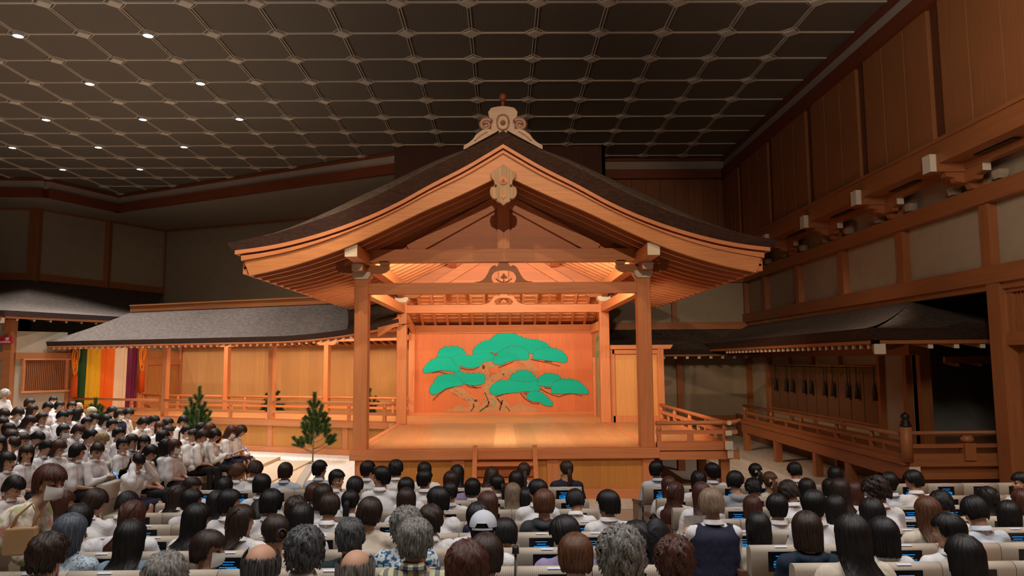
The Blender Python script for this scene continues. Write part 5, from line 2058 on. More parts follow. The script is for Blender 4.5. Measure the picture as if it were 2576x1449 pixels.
def bodymesh(pn):
    J = pose(pn)
    mb = MB()
    T = J['T']
    t3 = T.to_3x3()
    mb.ell(T @ Vector((0, 0, .52)), (.155, .115, .12), 20, 12, rot=t3)
    mb.ell(T @ Vector((0, .0, .68)), (.130, .090, .15), 20, 12, rot=t3)
    mb.ell(T @ Vector((0, 0, .83)), (.155, .100, .14), 20, 12, rot=t3)
    cap(mb, J['shl'], J['shr'], .052, .052)
    for s, k in ((-1, 'l'), (1, 'r')):
        cap(mb, T @ Vector((s * .02, -.02, .985)), T @ Vector((s * .14, -.01, .935)), .045, .05)
    H = J['head']
    cap(mb, J['neck'], H @ Vector((0, -.012, -.06)), .060, .056)
    headprims(mb, H)
    for k in 'lr':
        s = -1 if k == 'l' else 1
        cap(mb, J['sh' + k], J['el' + k], .046, .036)
        cap(mb, J['el' + k], J['wr' + k], .036, .025)
        # hand: palm, four fingers curled, thumb from the side of the palm
        d = (J['wr' + k] - J['el' + k]).normalized()
        dn = Vector((0, .25, -1)) if pn != 'hh' else Vector((0, .3, .3))
        dn = (dn - d * dn.dot(d)).normalized()
        sd = d.cross(dn).normalized()
        w_ = J['wr' + k]
        cap(mb, w_, w_ + d * .075, .024, .030)
        cap(mb, w_ + d * .05 - sd * .018, w_ + d * .08 - sd * .018, .014, .014)
        cap(mb, w_ + d * .05 + sd * .018, w_ + d * .08 + sd * .018, .014, .014)
        for fi in range(4):
            o_ = sd * ((fi - 1.5) * .019)
            ln = (.036, .042, .040, .030)[fi]
            a = w_ + d * .088 + o_
            b = a + d * ln * .8 + dn * ln * .5
            c = b + dn * ln * .9 + d * .004
            cap(mb, a, b, .0095, .0085, 8)
            cap(mb, b, c, .0085, .0075, 8)
        th_ = -sd * s
        cap(mb, w_ + d * .03 + th_ * .02, w_ + d * .065 + th_ * .045 + dn * .015, .011, .0095, 8)
        cap(mb, w_ + d * .065 + th_ * .045 + dn * .015, w_ + d * .09 + th_ * .035 + dn * .035, .0095, .008, 8)
        cap(mb, J['hip' + k], J['kn' + k], .078, .052)
        mid = J['kn' + k].lerp(J['an' + k], .3) + Vector((0, -.015, 0))
        cap(mb, J['kn' + k], mid, .050, .052)
        cap(mb, mid, J['an' + k], .052, .034)
        an = J['an' + k]
        cap(mb, an + Vector((0, -.01, -.03)), an + Vector((0, .15, -.055)), .038, .028)
    me = remesh(mb, 'body', .0092, [SKIN, LIPM, EYEM], 2)
    # colour the mouth, eyes and brows
    Hi = H.inverted()
    for p in me.polygons:
        c = Hi @ p.center
        if c.y > .05 and abs(c.x) < .022 and abs(c.z + .055) < .010:
            p.material_index = 1
        elif c.y > .05 and .018 < abs(c.x) < .042 and abs(c.z - .006) < .0075:
            p.material_index = 2
        elif c.y > .05 and .014 < abs(c.x) < .046 and abs(c.z - .028) < .005:
            p.material_index = 2
    return me, J


def clothesmesh(J, kind, seed=0):
    """kind: short / long sleeves, vest"""
    mb = MB()
    T = J['T']
    t3 = T.to_3x3()
    e = .036 if kind != 'vest' else .058
    mb.ell(T @ Vector((0, 0, .55)), (.155 + e, .112 + e, .12), 22, 12, rot=t3)
    mb.ell(T @ Vector((0, -.005, .66)), (.148 + e, .100 + e, .15), 22, 12, rot=t3)
    mb.ell(T @ Vector((0, -.004, .80)), (.160 + e, .104 + e, .16), 22, 12, rot=t3)
    if kind == 'vest':
        for zz in (.60, .73, .87):
            mb.ell(T @ Vector((0, -.004, zz)), (.165 + e, .104 + e, .13), 22, 12, rot=t3)
        a, b = J['shl'].lerp(J['shr'], .07), J['shr'].lerp(J['shl'], .07)
        cap(mb, a, b, .084, .084)
    else:
        cap(mb, J['shl'], J['shr'], .076, .076)
    for s in (-1, 1):
        cap(mb, T @ Vector((s * .03, -.022, .975)), T @ Vector((s * (.14 if kind != 'vest' else .10), -.01, .935)), .055, .06)
    if kind != 'vest':
        for k in 'lr':
            sh, el, wr = J['sh' + k], J['el' + k], J['wr' + k]
            if kind == 'short':
                cap(mb, sh, sh.lerp(el, .92), .076, .080)
            else:
                cap(mb, sh, el, .074, .066)
                cap(mb, el, el.lerp(wr, .88), .066, .046)
        if kind == 'hood':
            for k in range(9):
                a = math.pi * (k / 8) + 0
                p = T @ Vector((.085 * math.cos(a + math.pi), -.035 - .065 * math.sin(a), .985 - .02 * math.sin(a)))
                mb.ell(p, (.045, .04, .035), 12, 8)
    me = remesh(mb, 'shirt', .015, [], 6 if kind != 'vest' else 14)
    for v in me.vertices:
        n = (.35 if kind == 'vest' else 1) * noise.noise(v.co * 9 + Vector((seed * 7, 0, 0))) * .012 + noise.noise(Vector((v.co.x * 16, v.co.y * 16, v.co.z * 6 + seed))) * (.010 if kind != 'vest' else .002)
        v.co += v.normal * n
    me.materials.append(None)
    return me


def collarmesh(J):
    mb = MB()
    T = J['T']
    nb = J['neck']
    n = 24
    rows_ = []
    for (r_, z) in ((.074, .008), (.071, .050), (.077, .054), (.092, .016)):
        row = []
        for i in range(n + 1):
            a = R(-62) + R(304) * i / n
            row.append(T @ (Vector((r_ * math.sin(a + math.pi), -r_ * .98 * -math.cos(a + math.pi) - .018, z + .992 - (.012 if i in (0, n) else 0)))))
        rows_.append(row)
    vs = [p for row in rows_ for p in row]
    fs = [(j * (n + 1) + i, j * (n + 1) + i + 1, (j + 1) * (n + 1) + i + 1, (j + 1) * (n + 1) + i) for j in range(3) for i in range(n)]
    mb.quadset(vs, fs, 0, True)
    me = mb.mesh('collar', [COLL])
    return me


def legsmesh(J, kind):
    mb = MB()
    T = J['T']
    if kind == 'trousers':
        mb.ell((0, J['hipl'].y, J['hipl'].z + .02), (.175, .135, .115), 20, 12)
        for k in 'lr':
            cap(mb, J['hip' + k], J['kn' + k], .092, .068)
            cap(mb, J['kn' + k], J['an' + k] + Vector((0, 0, -.01)), .066, .054)
        me = remesh(mb, 'trousers', .019, [], 2)
    else:
        if J['knl'].z > .49 and J['hipl'].z < .6:
            mb.ell((0, .03, .52), (.18, .14, .115), 20, 12)
            for a in (-.11, -.04, .04, .11):
                cap(mb, (a, .05, .52), (a * 1.25, .40, .505), .085, .075)
        else:
            for a in range(10):
                t_ = a / 10 * 2 * math.pi
                cap(mb, (.08 * math.cos(t_), .06 * math.sin(t_), .95), (.17 * math.cos(t_), .13 * math.sin(t_), .42), .07, .06)
        me = remesh(mb, 'skirt', .019, [], 1)
    for v in me.vertices:
        v.co += v.normal * (noise.noise(Vector((v.co.x * 26, v.co.y * 5, v.co.z * 6))) * .008)
    me.materials.append(None)
    return me


def shoemesh(J, k):
    mb = MB()
    an = J['an' + k]
    z = an.z - .09
    pr = [(-.055, .0), (.20, .0), (.215, .03), (.19, .055), (.08, .085), (.03, .11), (-.05, .11), (-.065, .05)]
    mb.prism(pr, lambda a, c, q: (an.x - .043 + q, an.y + a, z + c + .02), .086, 0, 0, True)
    mb.prism([(-.065, 0), (.21, 0), (.218, .022), (-.07, .022)], lambda a, c, q: (an.x - .047 + q, an.y + a, z + c), .094, 1)
    return mb.mesh('shoe', [SHO, SOLE])


# ------------------------------------------------------------------ hair, in head coordinates (facing +y)
CEN = Vector((0, -.012, .035))


def strand(az, style, rnd, th=0.0, n=11):
    """points of a lock starting at the crown; az 0 = front, pi = back"""
    fx, fy = math.sin(az), math.cos(az)
    front = max(0.0, fy)
    back = max(0.0, -fy)
    S = STY[style]
    rx, ry_, rz_ = .074 + S['v'] + th, .092 + S['v'] + th, .083 + S['v'] * .9 + th
    zend = S['zs']
    if fy > .38:
        zend = S['zf'] + rnd.uniform(-.008, .012)
    elif fy > .12:
        k = (fy - .12) / .26
        zend = S['zs'] * (1 - k) + S['zf'] * k
        if S.get('side_open'):
            zend = max(zend, -.01 + .03 * k)
    elif fy < -.3:
        zend = S['zb']
    zend += rnd.uniform(-.01, .01) * (1 if S['zb'] > -.2 else 2.5)
    out = []
    tz = .035 - .0
    # arc over the skull then down
    arc = math.pi / 2 * max(rx, ry_)
    drop = max(0.0, tz - zend) if zend < tz else 0
    tmax = math.pi / 2 if zend < tz else math.acos(min(1, (zend - tz) / rz_))
    total = arc * tmax / (math.pi / 2) + drop
    for i in range(n):
        L_ = total * i / (n - 1)
        if L_ < arc * tmax / (math.pi / 2) or drop == 0:
            t = .04 + (tmax - .04) * L_ / (arc * tmax / (math.pi / 2))
            p = Vector((rx * math.sin(t) * fx, CEN.y + ry_ * math.sin(t) * fy, tz + rz_ * math.cos(t)))
        else:
            d = L_ - arc
            z = tz - d
            q = S['hug']
            if z > -.05:
                sc_ = 1 - q * ((tz - z) / .12) ** 2
            else:
                sc_ = 1 - q * (.085 / .12) ** 2 - q * .9 * (min(.05, -.05 - z)) / .06
            if S['zb'] < -.2 and z < -.10:
                sc_ = .92 + .5 * min(.1, -.10 - z)
            p = Vector((rx * fx * sc_, CEN.y + ry_ * fy * sc_, z))
            if S['zb'] < -.2 and z < -.12:
                k = min(1, (-.12 - z) / .10)
                p.y = p.y * (1 - k) + min(p.y, -.118 - .05 * k) * k
                p.x *= 1 + .22 * k
        c = S.get('curl', 0)
        if c and i > 1:
            p += Vector((math.sin(i * 2.1 + az * 9), math.cos(i * 2.4 + az * 5), math.sin(i * 1.7 + az * 13))) * c
        out.append(p)
    return out


STY = {
    'short': dict(v=.021, zf=.062, zs=-.015, zb=-.075, hug=.30, side_open=1, w=0.0144, n=240),
    'bowl': dict(v=.025, zf=.050, zs=-.045, zb=-.075, hug=.14, w=0.0158, n=240),
    'crop': dict(v=.012, zf=.05, zs=.005, zb=-.05, hug=.25, side_open=1, w=0.0101, n=272),
    'tousled': dict(v=.024, zf=.05, zs=-.03, zb=-.08, hug=.22, curl=.006, w=0.0130, n=272),
    'bob': dict(v=.024, zf=.050, zs=-.12, zb=-.13, hug=.05, w=0.0158, n=240),
    'long': dict(v=.020, zf=.050, zs=-.27, zb=-.36, hug=.03, w=0.0173, n=272),
    'medium': dict(v=.022, zf=.050, zs=-.17, zb=-.21, hug=.03, w=0.0173, n=272),
    'tied': dict(v=.014, zf=.050, zs=-.005, zb=-.05, hug=.35, w=0.0144, n=192),
    'perm': dict(v=.034, zf=.05, zs=-.05, zb=-.085, hug=.16, curl=.012, w=0.0144, n=336),
    'bald': dict(v=.012, zf=.06, zs=-.02, zb=-.07, hug=.25, w=0.0101, n=208, bald=1),
}
SN = {'short': 'short %s hair', 'bowl': '%s bowl-cut hair', 'crop': 'cropped %s hair', 'tousled': 'tousled %s hair', 'bob': '%s bob', 'long': 'long %s hair', 'medium': 'shoulder-length %s hair',
      'pony': '%s ponytail', 'bun': '%s hair in a bun', 'perm': 'curly %s hair', 'bald': 'balding head and %s hair', 'clip': 'long %s clipped hair', 'shaved': 'shaved head'}


def hairmesh(style, seed):
    rnd = random.Random(seed * 31 + 5)
    base = {'pony': 'tied', 'bun': 'tied', 'clip': 'long'}.get(style, style)
    S = STY[base]
    mb = MB()
    rr = random.Random(1)

    class Z:
        def uniform(s, a, b):
            return (a + b) / 2
    nz = 40
    # inner shell
    rows_ = [strand(2 * math.pi * i / nz, base, Z(), -.006, 14) for i in range(nz)]
    vs = [p for r_ in rows_ for p in r_]
    fs = []
    j0 = 7 if S.get('bald') else 0
    for i in range(nz):
        k = (i + 1) % nz
        if S.get('bald') and math.cos(2 * math.pi * i / nz) > .4:
            continue
        for j in range(j0, 13):
            fs.append((i * 14 + j, i * 14 + j + 1, k * 14 + j + 1, k * 14 + j))
    mb.quadset(vs, fs, 0, True)
    for i in range(S['n']):
        az = 2 * math.pi * (i + rnd.random()) / S['n']
        if S.get('bald') and math.cos(az) > .35:
            continue
        pts = strand(az, base, rnd, rnd.uniform(-.002, .008))
        # slight sideways sweep
        sw = rnd.uniform(-.012, .012)
        side = Vector((math.cos(az), -math.sin(az), 0))
        n = len(pts)
        st_ = rnd.randint(0, 1) if not S.get('bald') else 5
        o = len(mb.v)
        m_ = 0
        for j in range(st_, n):
            f = j / (n - 1)
            p = pts[j] + side * (sw * f * f)
            nrm = (pts[j] - Vector((0, -.012, min(.035, pts[j].z)))).normalized()
            w_ = S['w'] * (1.15 - f * .55) * (1 if j < n - 1 else .25)
            if j == st_:
                w_ *= .2
            t_ = .004 if not (S.get('bald') and j < st_ + 2) else .0005
            mb.v += [tuple(p + side * w_ / 2 - nrm * t_ * .6), tuple(p + nrm * t_), tuple(p - side * w_ / 2 - nrm * t_ * .6)]
            m_ += 1
        for j in range(m_ - 1):
            a = o + j * 3
            mb.f += [(a, a + 1, a + 4, a + 3), (a + 1, a + 2, a + 5, a + 4)]
            mb.m += [0, 0]
            mb.sm += [True, True]
    if style == 'pony':
        for i in range(26):
            a = rnd.uniform(0, 6.28)
            r_ = rnd.uniform(.002, .020)
            dx, dz = r_ * math.cos(a), r_ * math.sin(a)
            pts = [(dx * .5, -.108, .02 + dz * .5), (dx, -.135, .015 + dz), (dx * 1.4, -.155, -.04 + dz), (dx * 1.5, -.150, -.13), (dx * 1.2, -.145, -.20), (dx * .5, -.140, -.27 + rnd.uniform(-.02, .02))]
            mb.tube(pts, [.007, .009, .010, .009, .007, .001], 6)
        mb.tube([(0, -.112, .018), (0, -.122, .016)], .019, 10)
    if style == 'bun':
        for i in range(30):
            a = rnd.uniform(0, 6.28)
            c = rnd.uniform(-.03, .03)
            pts = [(.038 * math.cos(a + k * .5) * math.cos(c * 20), -.125 + c, -.0 + .038 * math.sin(a + k * .5)) for k in range(7)]
            mb.tube(pts, .008, 6)
        mb.ell((0, -.12, 0), (.036, .034, .036))
    if style == 'clip':
        for i in range(18):
            x = (i / 17 - .5) * .09
            pts = [(x * 1.4, -.06, .115), (x * 1.3, -.10, .085), (x * .8, -.12, .05), (x * .5, -.128, .01), (x * .8, -.13, -.06)]
            mb.tube(pts, [.006, .008, .009, .009, .003], 6)
    return mb.mesh('hair', [HM['k']])


CACHE = {}


def get(key, fn):
    if key not in CACHE:
        CACHE[key] = fn()
    return CACHE[key]


def extras(kind):
    mb = MB()
    if kind == 'mask':
        def f(a, b):
            az = R(-78 + 156 * a)
            z = -.005 - .085 * b
            r_ = .069 + .005 * math.sin(b * math.pi)
            k = 1.0 + .24 * math.exp(-(az / .45) ** 2) * math.sin((.3 + b * .55) * math.pi)
            return (r_ * 1.05 * math.sin(az), .030 + r_ * math.cos(az) * k, z + .018 * (1 - math.cos(az)) * (b - .5) * -2)
        mb.grid(f, 16, 8)
        return mb.mesh('face_mask', [MASKM])
    if kind == 'glasses':
        for s in (-1, 1):
            mb.tube([(s * .032 + .022 * math.cos(k * .524), .094, .004 + .018 * math.sin(k * .524)) for k in range(13)], .0016, 5)
            mb.tube([(s * .054, .093, .008), (s * .078, .06, .010), (s * .082, -.01, .006)], .0016, 5)
        mb.tube([(-.010, .096, .006), (.010, .096, .006)], .0016, 5)
        return mb.mesh('glasses', [M['gold']])
    if kind == 'bow':
        for s in (-1, 1):
            mb.quadset([(0, -.128, .02), (s * .055, -.135, .05), (s * .06, -.13, .0)], [(0, 1, 2)])
            mb.quadset([(0, -.131, .018), (s * .015, -.14, -.07), (s * .045, -.138, -.075)], [(0, 1, 2)])
        mb.ell((0, -.13, .02), (.012, .012, .012), 8, 6)
        return mb.mesh('hair_bow', [cloth('beige_ribbon', (0.60, 0.47, 0.40), .2)])
    if kind == 'hairclip':
        mb.ell((-.06, -.085, .05), (.018, .016, .034), 10, 8)
        return mb.mesh('hair_clip', [cloth('pale_yellow_clip', (0.66, 0.62, 0.42), .1)])
    if kind == 'cap':
        mb2 = MB()
        def f(a, b):
            az = 2 * math.pi * a
            t = (math.pi / 2 + .10) * b
            z = .040 + .106 * math.cos(t)
            bk = max(0, -math.cos(az))
            if b > .8 and bk > .93:
                z += .03 * (b - .8) / .2
            return (.101 * math.sin(t) * math.sin(az), -.012 + .119 * math.sin(t) * math.cos(az), z)
        mb.grid(f, 36, 12)
        mb.grid(lambda a, b: (.094 * math.sin(R(-65 + 130 * a)), -.02 + (.116 + .07 * b * math.cos(R(-65 + 130 * a))) * math.cos(R(-65 + 130 * a)) ** .5, .035 - .012 * b), 14, 4)
        mb.grid(lambda a, b: (.098 * math.sin(R(130 + 100 * a)), -.012 + .117 * math.cos(R(130 + 100 * a)), .012 + .014 * b), 12, 2)
        mb.ell((0, -.012, .147), (.008, .008, .005), 8, 6)
        return mb.mesh('baseball_cap', [cloth('pale_grey_cap', (0.55, 0.58, 0.64), .15)])
    if kind == 'hat':
        return None


def person(head, yaw, pose_n, hair, hcol, top, label, group, sleeve='short', legs='trousers', extra=(), seed=0, Yaw_off=0, feet=False, vest=False):
    """head = world position of the head centre"""
    me, J = get(('body', pose_n), lambda: bodymesh(pose_n))
    Rz = Matrix.Rotation(yaw, 4, 'Z')
    hoff = Rz @ J['head'].to_translation()
    root = empty('person', Vector(head) - hoff, yaw, absolute=False)
    tag(root, label, 'person', group)

    def add(mesh, m=None, mtx=None):
        o = bpy.data.objects.new(mesh.name.split('.')[0], mesh)
        link(o, root)
        if mtx is not None:
            o.matrix_basis = mtx
        if m is not None:
            o.material_slots[0].link = 'OBJECT'
            o.material_slots[0].material = m
        return o
    add(me)
    sv = seed % 2
    kind = 'hood' if top in 'GHT' else sleeve
    if top in 'CLDFO' and sleeve == 'short' and seed % 3 == 0:
        kind = 'long'
    o = add(get(('top', pose_n, kind, sv), lambda: clothesmesh(J, kind, sv)), CM[top])
    o.name = 'hoodie' if kind == 'hood' else 'shirt'
    if kind != 'hood' and top in 'WBX':
        add(get(('col', pose_n), lambda: collarmesh(J)), CM[top])
    if vest:
        o = add(get(('vest', pose_n), lambda: clothesmesh(J, 'vest', 3)), CM['N'])
        o.name = 'vest'
    o = add(get(('leg', pose_n, legs), lambda: legsmesh(J, legs)), TRO if legs == 'trousers' else SKI)
    if feet:
        for k in 'lr':
            add(get(('shoe', pose_n, k), lambda k=k: shoemesh(J, k)))
    if hair != 'shaved':
        hs = seed % 3 if hair in ('short', 'bowl', 'long', 'tousled') else seed % 2
        o = add(get(('hair', hair, hs), lambda: hairmesh(hair, hs)), HM[hcol], J['head'] @ Matrix.Rotation(R((seed * 37) % 17 - 8), 4, 'Z'))
    for x in extra:
        add(get(('x', x), lambda x=x: extras(x)), None, J['head'])
    return root, J

# ================================================================== theatre seats
SEATF = stripes('pinstriped_cream_upholstery', (0.54, 0.47, 0.38), (0.40, 0.34, 0.27), 'x', 70, .3, .85)
SEATP = flat('beige_back_panel', (0.33, 0.27, 0.215), .7, var=.04)
SEATW = wood('dark_armrest_wood', (0.16, 0.08, 0.045), 'y', .4)
SCRD = flat('dark_screen_glass', (0.006, 0.007, 0.010), .25)
SCRB = flat('screen_blue_text', (0.02, 0.30, 0.85), emit=1.6)
SCRB2 = flat('screen_blue_glow', (0.0, 0.22, 0.55), emit=.55)
TAGM = flat('seat_tag_paper', (0.62, 0.66, 0.78), .7)
SW = .515


def seat_meshes():
    out = {}
    a = MB()
    # padded backrest block with rounded top edge; origin on the floor under the back, occupant side +y
    pr = []
    h, d = .90, .11
    for k in range(7):
        t = math.pi / 2 * k / 6
        pr.append((-d / 2 + .045 - .045 * math.cos(t), h - .045 + .045 * math.sin(t)))
    for k in range(7):
        t = math.pi / 2 * (1 - k / 6)
        pr.append((d / 2 - .045 + .045 * math.cos(t), h - .045 + .045 * math.sin(t)))
    pr += [(d / 2 + .02, .66), (-d / 2, .66)]
    a.prism(pr, lambda p, q, t: (-SW / 2 + .003 + t, p, q), SW - .006, 0, 0, True)
    out['backrest'] = a.mesh('backrest', [SEATF])
    a = MB()
    a.box((-SW / 2 + .006, -.045, .30), (SW / 2 - .006, .045, .655))
    out['back_panel'] = a.mesh('back_panel', [SEATP])
    a = MB()
    a.box((-SW / 2 + .03, .05, .30), (SW / 2 - .03, .50, .43))
    out['cushion'] = a.mesh('cushion', [SEATF])
    a = MB()
    a.box((-.04, .1, 0), (.04, .4, .30))
    out['pedestal'] = a.mesh('pedestal', [SEATP])
    a = MB()
    a.box((-.115, -.064, .705), (.115, -.05, .862))
    out['screen'] = a.mesh('screen', [SCRD])
    a = MB()
    Yq = -.0655

    def q(x0, x1, z0, z1, mi=0):
        a.quadset([(x0, Yq, z0), (x1, Yq, z0), (x1, Yq, z1), (x0, Yq, z1)], [(0, 1, 2, 3)], mi)
    rnd = random.Random(3)
    for (z, w_, hh) in ((.826, .055, .0045), (.805, .042, .004), (.785, .070, .0045)):
        x = -w_
        while x < w_:
            l_ = rnd.uniform(.005, .014)
            q(x, min(w_, x + l_), z, z + hh)
            x += l_ + .0025
    Yq = -.0650
    for z in (.772, .760, .748, .736):
        x = -.075
        while x < .08:
            l_ = rnd.uniform(.01, .03)
            q(x, min(.085, x + l_), z, z + .006, 0 if rnd.random() < .6 else 1)
            x += l_ + .004
    q(-.02, .045, .732, .782, 1)
    out['screen_text'] = a.mesh('screen_text', [SCRB, SCRB2])
    a = MB()
    a.quadset([(-.05, -.02, .9005), (.05, -.02, .9005), (.05, -.045, .893), (-.05, -.045, .893)], [(0, 1, 2, 3)])
    out['seat_tag'] = a.mesh('seat_tag', [TAGM])
    a = MB()
    a.box((-.03, -.02, .62), (.03, .44, .655))
    out['armrest'] = a.mesh('armrest', [SEATW])
    a = MB()
    a.prism([(.02, .66), (.50, .60), (.50, .0), (.02, .0)], lambda p, q, t: (-.035 + t, p, q), .05, 0)
    out['side_panel'] = a.mesh('side_panel', [SEATP])
    a = MB()
    a.prism([(-.02, .70), (.52, .63), (.52, .60), (-.02, .665)], lambda p, q, t: (-.04 + t, p, q), .06, 0)
    out['side_cap'] = a.mesh('armrest', [SEATW])
    return out


SM = seat_meshes()
ORD = ['', 'first', 'second', 'third', 'fourth', 'fifth', 'sixth', 'seventh', 'eighth', 'ninth', 'tenth', 'eleventh', 'twelfth', 'thirteenth', 'fourteenth']


def seat(x, y, z, yaw, label, group, screen=True, side=None):
    root = empty('auditorium_chair', (x, y, z), yaw, absolute=False)
    tag(root, label, 'chair', group)

    def add(k, par=root, loc=None):
        o = bpy.data.objects.new(SM[k].name.split('.')[0], SM[k])
        link(o, par)
        if loc:
            o.location = loc
        return o
    b = add('backrest')
    add('back_panel')
    add('cushion')
    add('pedestal')
    add('armrest', loc=(-SW / 2, 0, 0)) if side != -1 else None
    if screen:
        s = add('screen')
        add('screen_text', s)
        add('seat_tag', b)
    if side:
        add('side_panel', loc=(side * (SW / 2 + .03), .0, 0))
        add('side_cap', loc=(side * (SW / 2 + .035), .0, 0))
    return root


ROWN = ['front row', 'second row', 'third row', 'fourth row', 'fifth row', 'sixth row', 'seventh row', 'nearest row']
for r_ in range(8):
    y = ROWY[r_]
    z = ROWT[r_] - .90
    xl = -1266 / 1870 * y - .3
    k = 0
    while True:
        x = .86 - SW * k
        if x < max(xl, -4.6):
            break
        if not (r_ == 0 and x < -4.3):
            seat(x, y, z, 0, 'cream theatre chair, %s from the aisle, centre block, %s' % (ORD[k + 1], ROWN[r_]), 'cream seats of the centre block', side=1 if k == 0 else None)
        k += 1
    xr = 1310 / 1870 * y + .3
    k = 0
    while True:
        x = 2.26 + SW * k
        if x > min(xr, 8.0):
            break
        seat(x, y, z, 0, 'cream theatre chair, %s from the aisle, right block, %s' % (ORD[k + 1], ROWN[r_]), 'cream seats of the right block', side=-1 if k == 0 else None)
        k += 1

# ================================================================== audience
# u, v of the head in the photograph, row (0 = next to the stage), pose, hair, hair colour, top, flags
# flags: m mask, g glasses, b bow, c clip, C cap, s skirt, v vest, p phone, k booklet, l long sleeves
FRONT = [
    (599, 1190, 0, 'DR', 'bowl', 'b', 'W', ''), (642, 1184, 0, 'dn', 'bowl', 'd', 'W', ''), (718, 1188, 0, 'up', 'bowl', 'd', 'B', ''), (805, 1182, 0, 'R', 'short', 'k', 'B', 'l'),
    (926, 1183, 0, 'R', 'short', 'k', 'W', ''), (996, 1181, 0, 'up', 'tousled', 'k', 'W', ''), (1068, 1186, 0, 'up', 'short', 'k', 'W', ''), (1150, 1189, 0, 'up', 'long', 'k', 'W', 'vs'),
    (1236, 1194, 0, 'tl', 'long', 'd', 'W', 's'), (1318, 1187, 0, 'up', 'pony', 'd', 'W', 's'), (1425, 1182, 0, 'hd', 'pony', 'd', 'N', 's'),
    (484, 1227, 1, 'R8', 'bowl', 'd', 'W', ''), (566, 1224, 1, 'up', 'long', 'k', 'W', 's'), (848, 1208, 1, 'RR', 'short', 'k', 'W', ''), (1069, 1208, 1, 'R', 'short', 'k', 'W', ''),
    (1135, 1212, 1, 'up', 'bowl', 'd', 'L', ''), (1250, 1220, 1, 'L', 'pony', 'k', 'W', 'gs'), (1299, 1206, 1, 'up', 'long', 'k', 'W', 's'), (1189, 1230, 1, 'up', 'bowl', 'k', 'W', ''),
    (446, 1246, 2, 'R', 'clip', 'd', 'W', 's'), (659, 1222, 2, 'up', 'bowl', 'k', 'W', ''), (892, 1228, 2, 'dn', 'short', 'k', 'W', ''), (958, 1202, 2, 'L8', 'short', 'k', 'W', 'l'),
    (1022, 1230, 2, 'up', 'short', 'k', 'W', ''), (1132, 1240, 2, 'up', 'bun', 'k', 'W', 's'), (1290, 1240, 2, 'up', 'long', 'a', 'C', 'vs'), (1322, 1251, 2, 'up', 'long', 'k', 'N', 's'), (790, 1244, 2, 'up', 'bowl', 'r', 'W', ''),
    (160, 1262, 3, 'R', 'long', 'r', 'P', 's'), (320, 1270, 3, 'dn', 'bowl', 'k', 'W', ''), (484, 1263, 3, 'R', 'short', 'k', 'W', ''), (545, 1262, 3, 'up', 'long', 'k', 'W', 's'), (655, 1290, 3, 'ld', 'bob', 'k', 'W', 's'),
    (813, 1250, 3, 'up', 'bob', 'd', 'W', 's'), (882, 1264, 3, 'up', 'pony', 'k', 'W', 's'), (1022, 1260, 3, 'up', 'bob', 'd', 'W', 'vs'), (1352, 1238, 3, 'L', 'short', 'k', 'W', ''), (1448, 1263, 3, 'ld', 'short', 'k', 'W', ''),
    (238, 1267, 4, 'DR', 'bowl', 'd', 'W', 'l'), (579, 1268, 4, 'R', 'short', 'k', 'W', ''), (683, 1268, 4, 'up', 'bowl', 'k', 'W', ''), (745, 1285, 4, 'up', 'tousled', 'd', 'W', ''), (829, 1278, 4, 'R', 'short', 'd', 'W', 'k'),
    (1101, 1262, 4, 'L', 'bowl', 'k', 'W', 'l'), (1227, 1268, 4, 'up', 'long', 'r', 'N', 's'), (1369, 1268, 4, 'up', 'bowl', 'b', 'H', ''), (1529, 1270, 4, 'L', 'bowl', 'k', 'W', 'ml'),
    (200, 1310, 5, 'up', 'bowl', 'k', 'W', ''), (334, 1297, 5, 'up', 'clip', 'r', 'W', 's'), (496, 1304, 5, 'R', 'medium', 'k', 'W', 'gs'), (609, 1308, 5, 'R', 'clip', 'd', 'W', 's'), (759, 1303, 5, 'up', 'long', 'k', 'W', 's'),
    (928, 1293, 5, 'tl', 'bowl', 'd', 'C', ''), (1084, 1312, 5, 'up', 'tousled', 'd', 'W', ''), (1203, 1305, 5, 'up', 'short', 'k', 'W', ''), (1270, 1347, 5, 'ld', 'bowl', 'k', 'W', 'lk'),
    (178, 1342, 6, 'up', 'bob', 'u', 'D', ''), (329, 1356, 6, 'up', 'medium', 'k', 'S', ''), (526, 1385, 6, 'R8', 'bowl', 'd', 'S', 'm'), (691, 1342, 6, 'L', 'bun', 'd', 'C', ''), (881, 1354, 6, 'up', 'tousled', 's', 'K', ''),
    (1022, 1328, 6, 'up', 'perm', 'g', 'F', ''), (1216, 1334, 6, 'up', 'crop', 'k', 'W', 'C'), (1421, 1348, 6, 'DL', 'bowl', 'k', 'L', 'p'), (1602, 1362, 6, 'dn', 'tousled', 'k', 'N', ''),
    (122, 1400, 7, 'up', 'tousled', 'd', 'B', ''), (767, 1388, 7, 'up', 'perm', 's', 'W', ''), (1046, 1364, 7, 'up', 'tousled', 'g', 'X', ''), (1222, 1402, 7, 'up', 'bowl', 'd', 'W', ''), (1448, 1402, 7, 'up', 'bowl', 'b', 'D', ''),
    (1697, 1413, 7, 'up', 'perm', 'r', 'K', ''),
    (415, 1466, 8, 'up', 'tousled', 'g', 'K', ''), (657, 1432, 8, 'up', 'bald', 's', 'W', ''), (896, 1446, 8, 'up', 'bald', 'g', 'W', ''), (1175, 1436, 8, 'up', 'tousled', 'r', 'K', ''), (1563, 1404, 8, 'up', 'perm', 'g', 'W', ''),
]
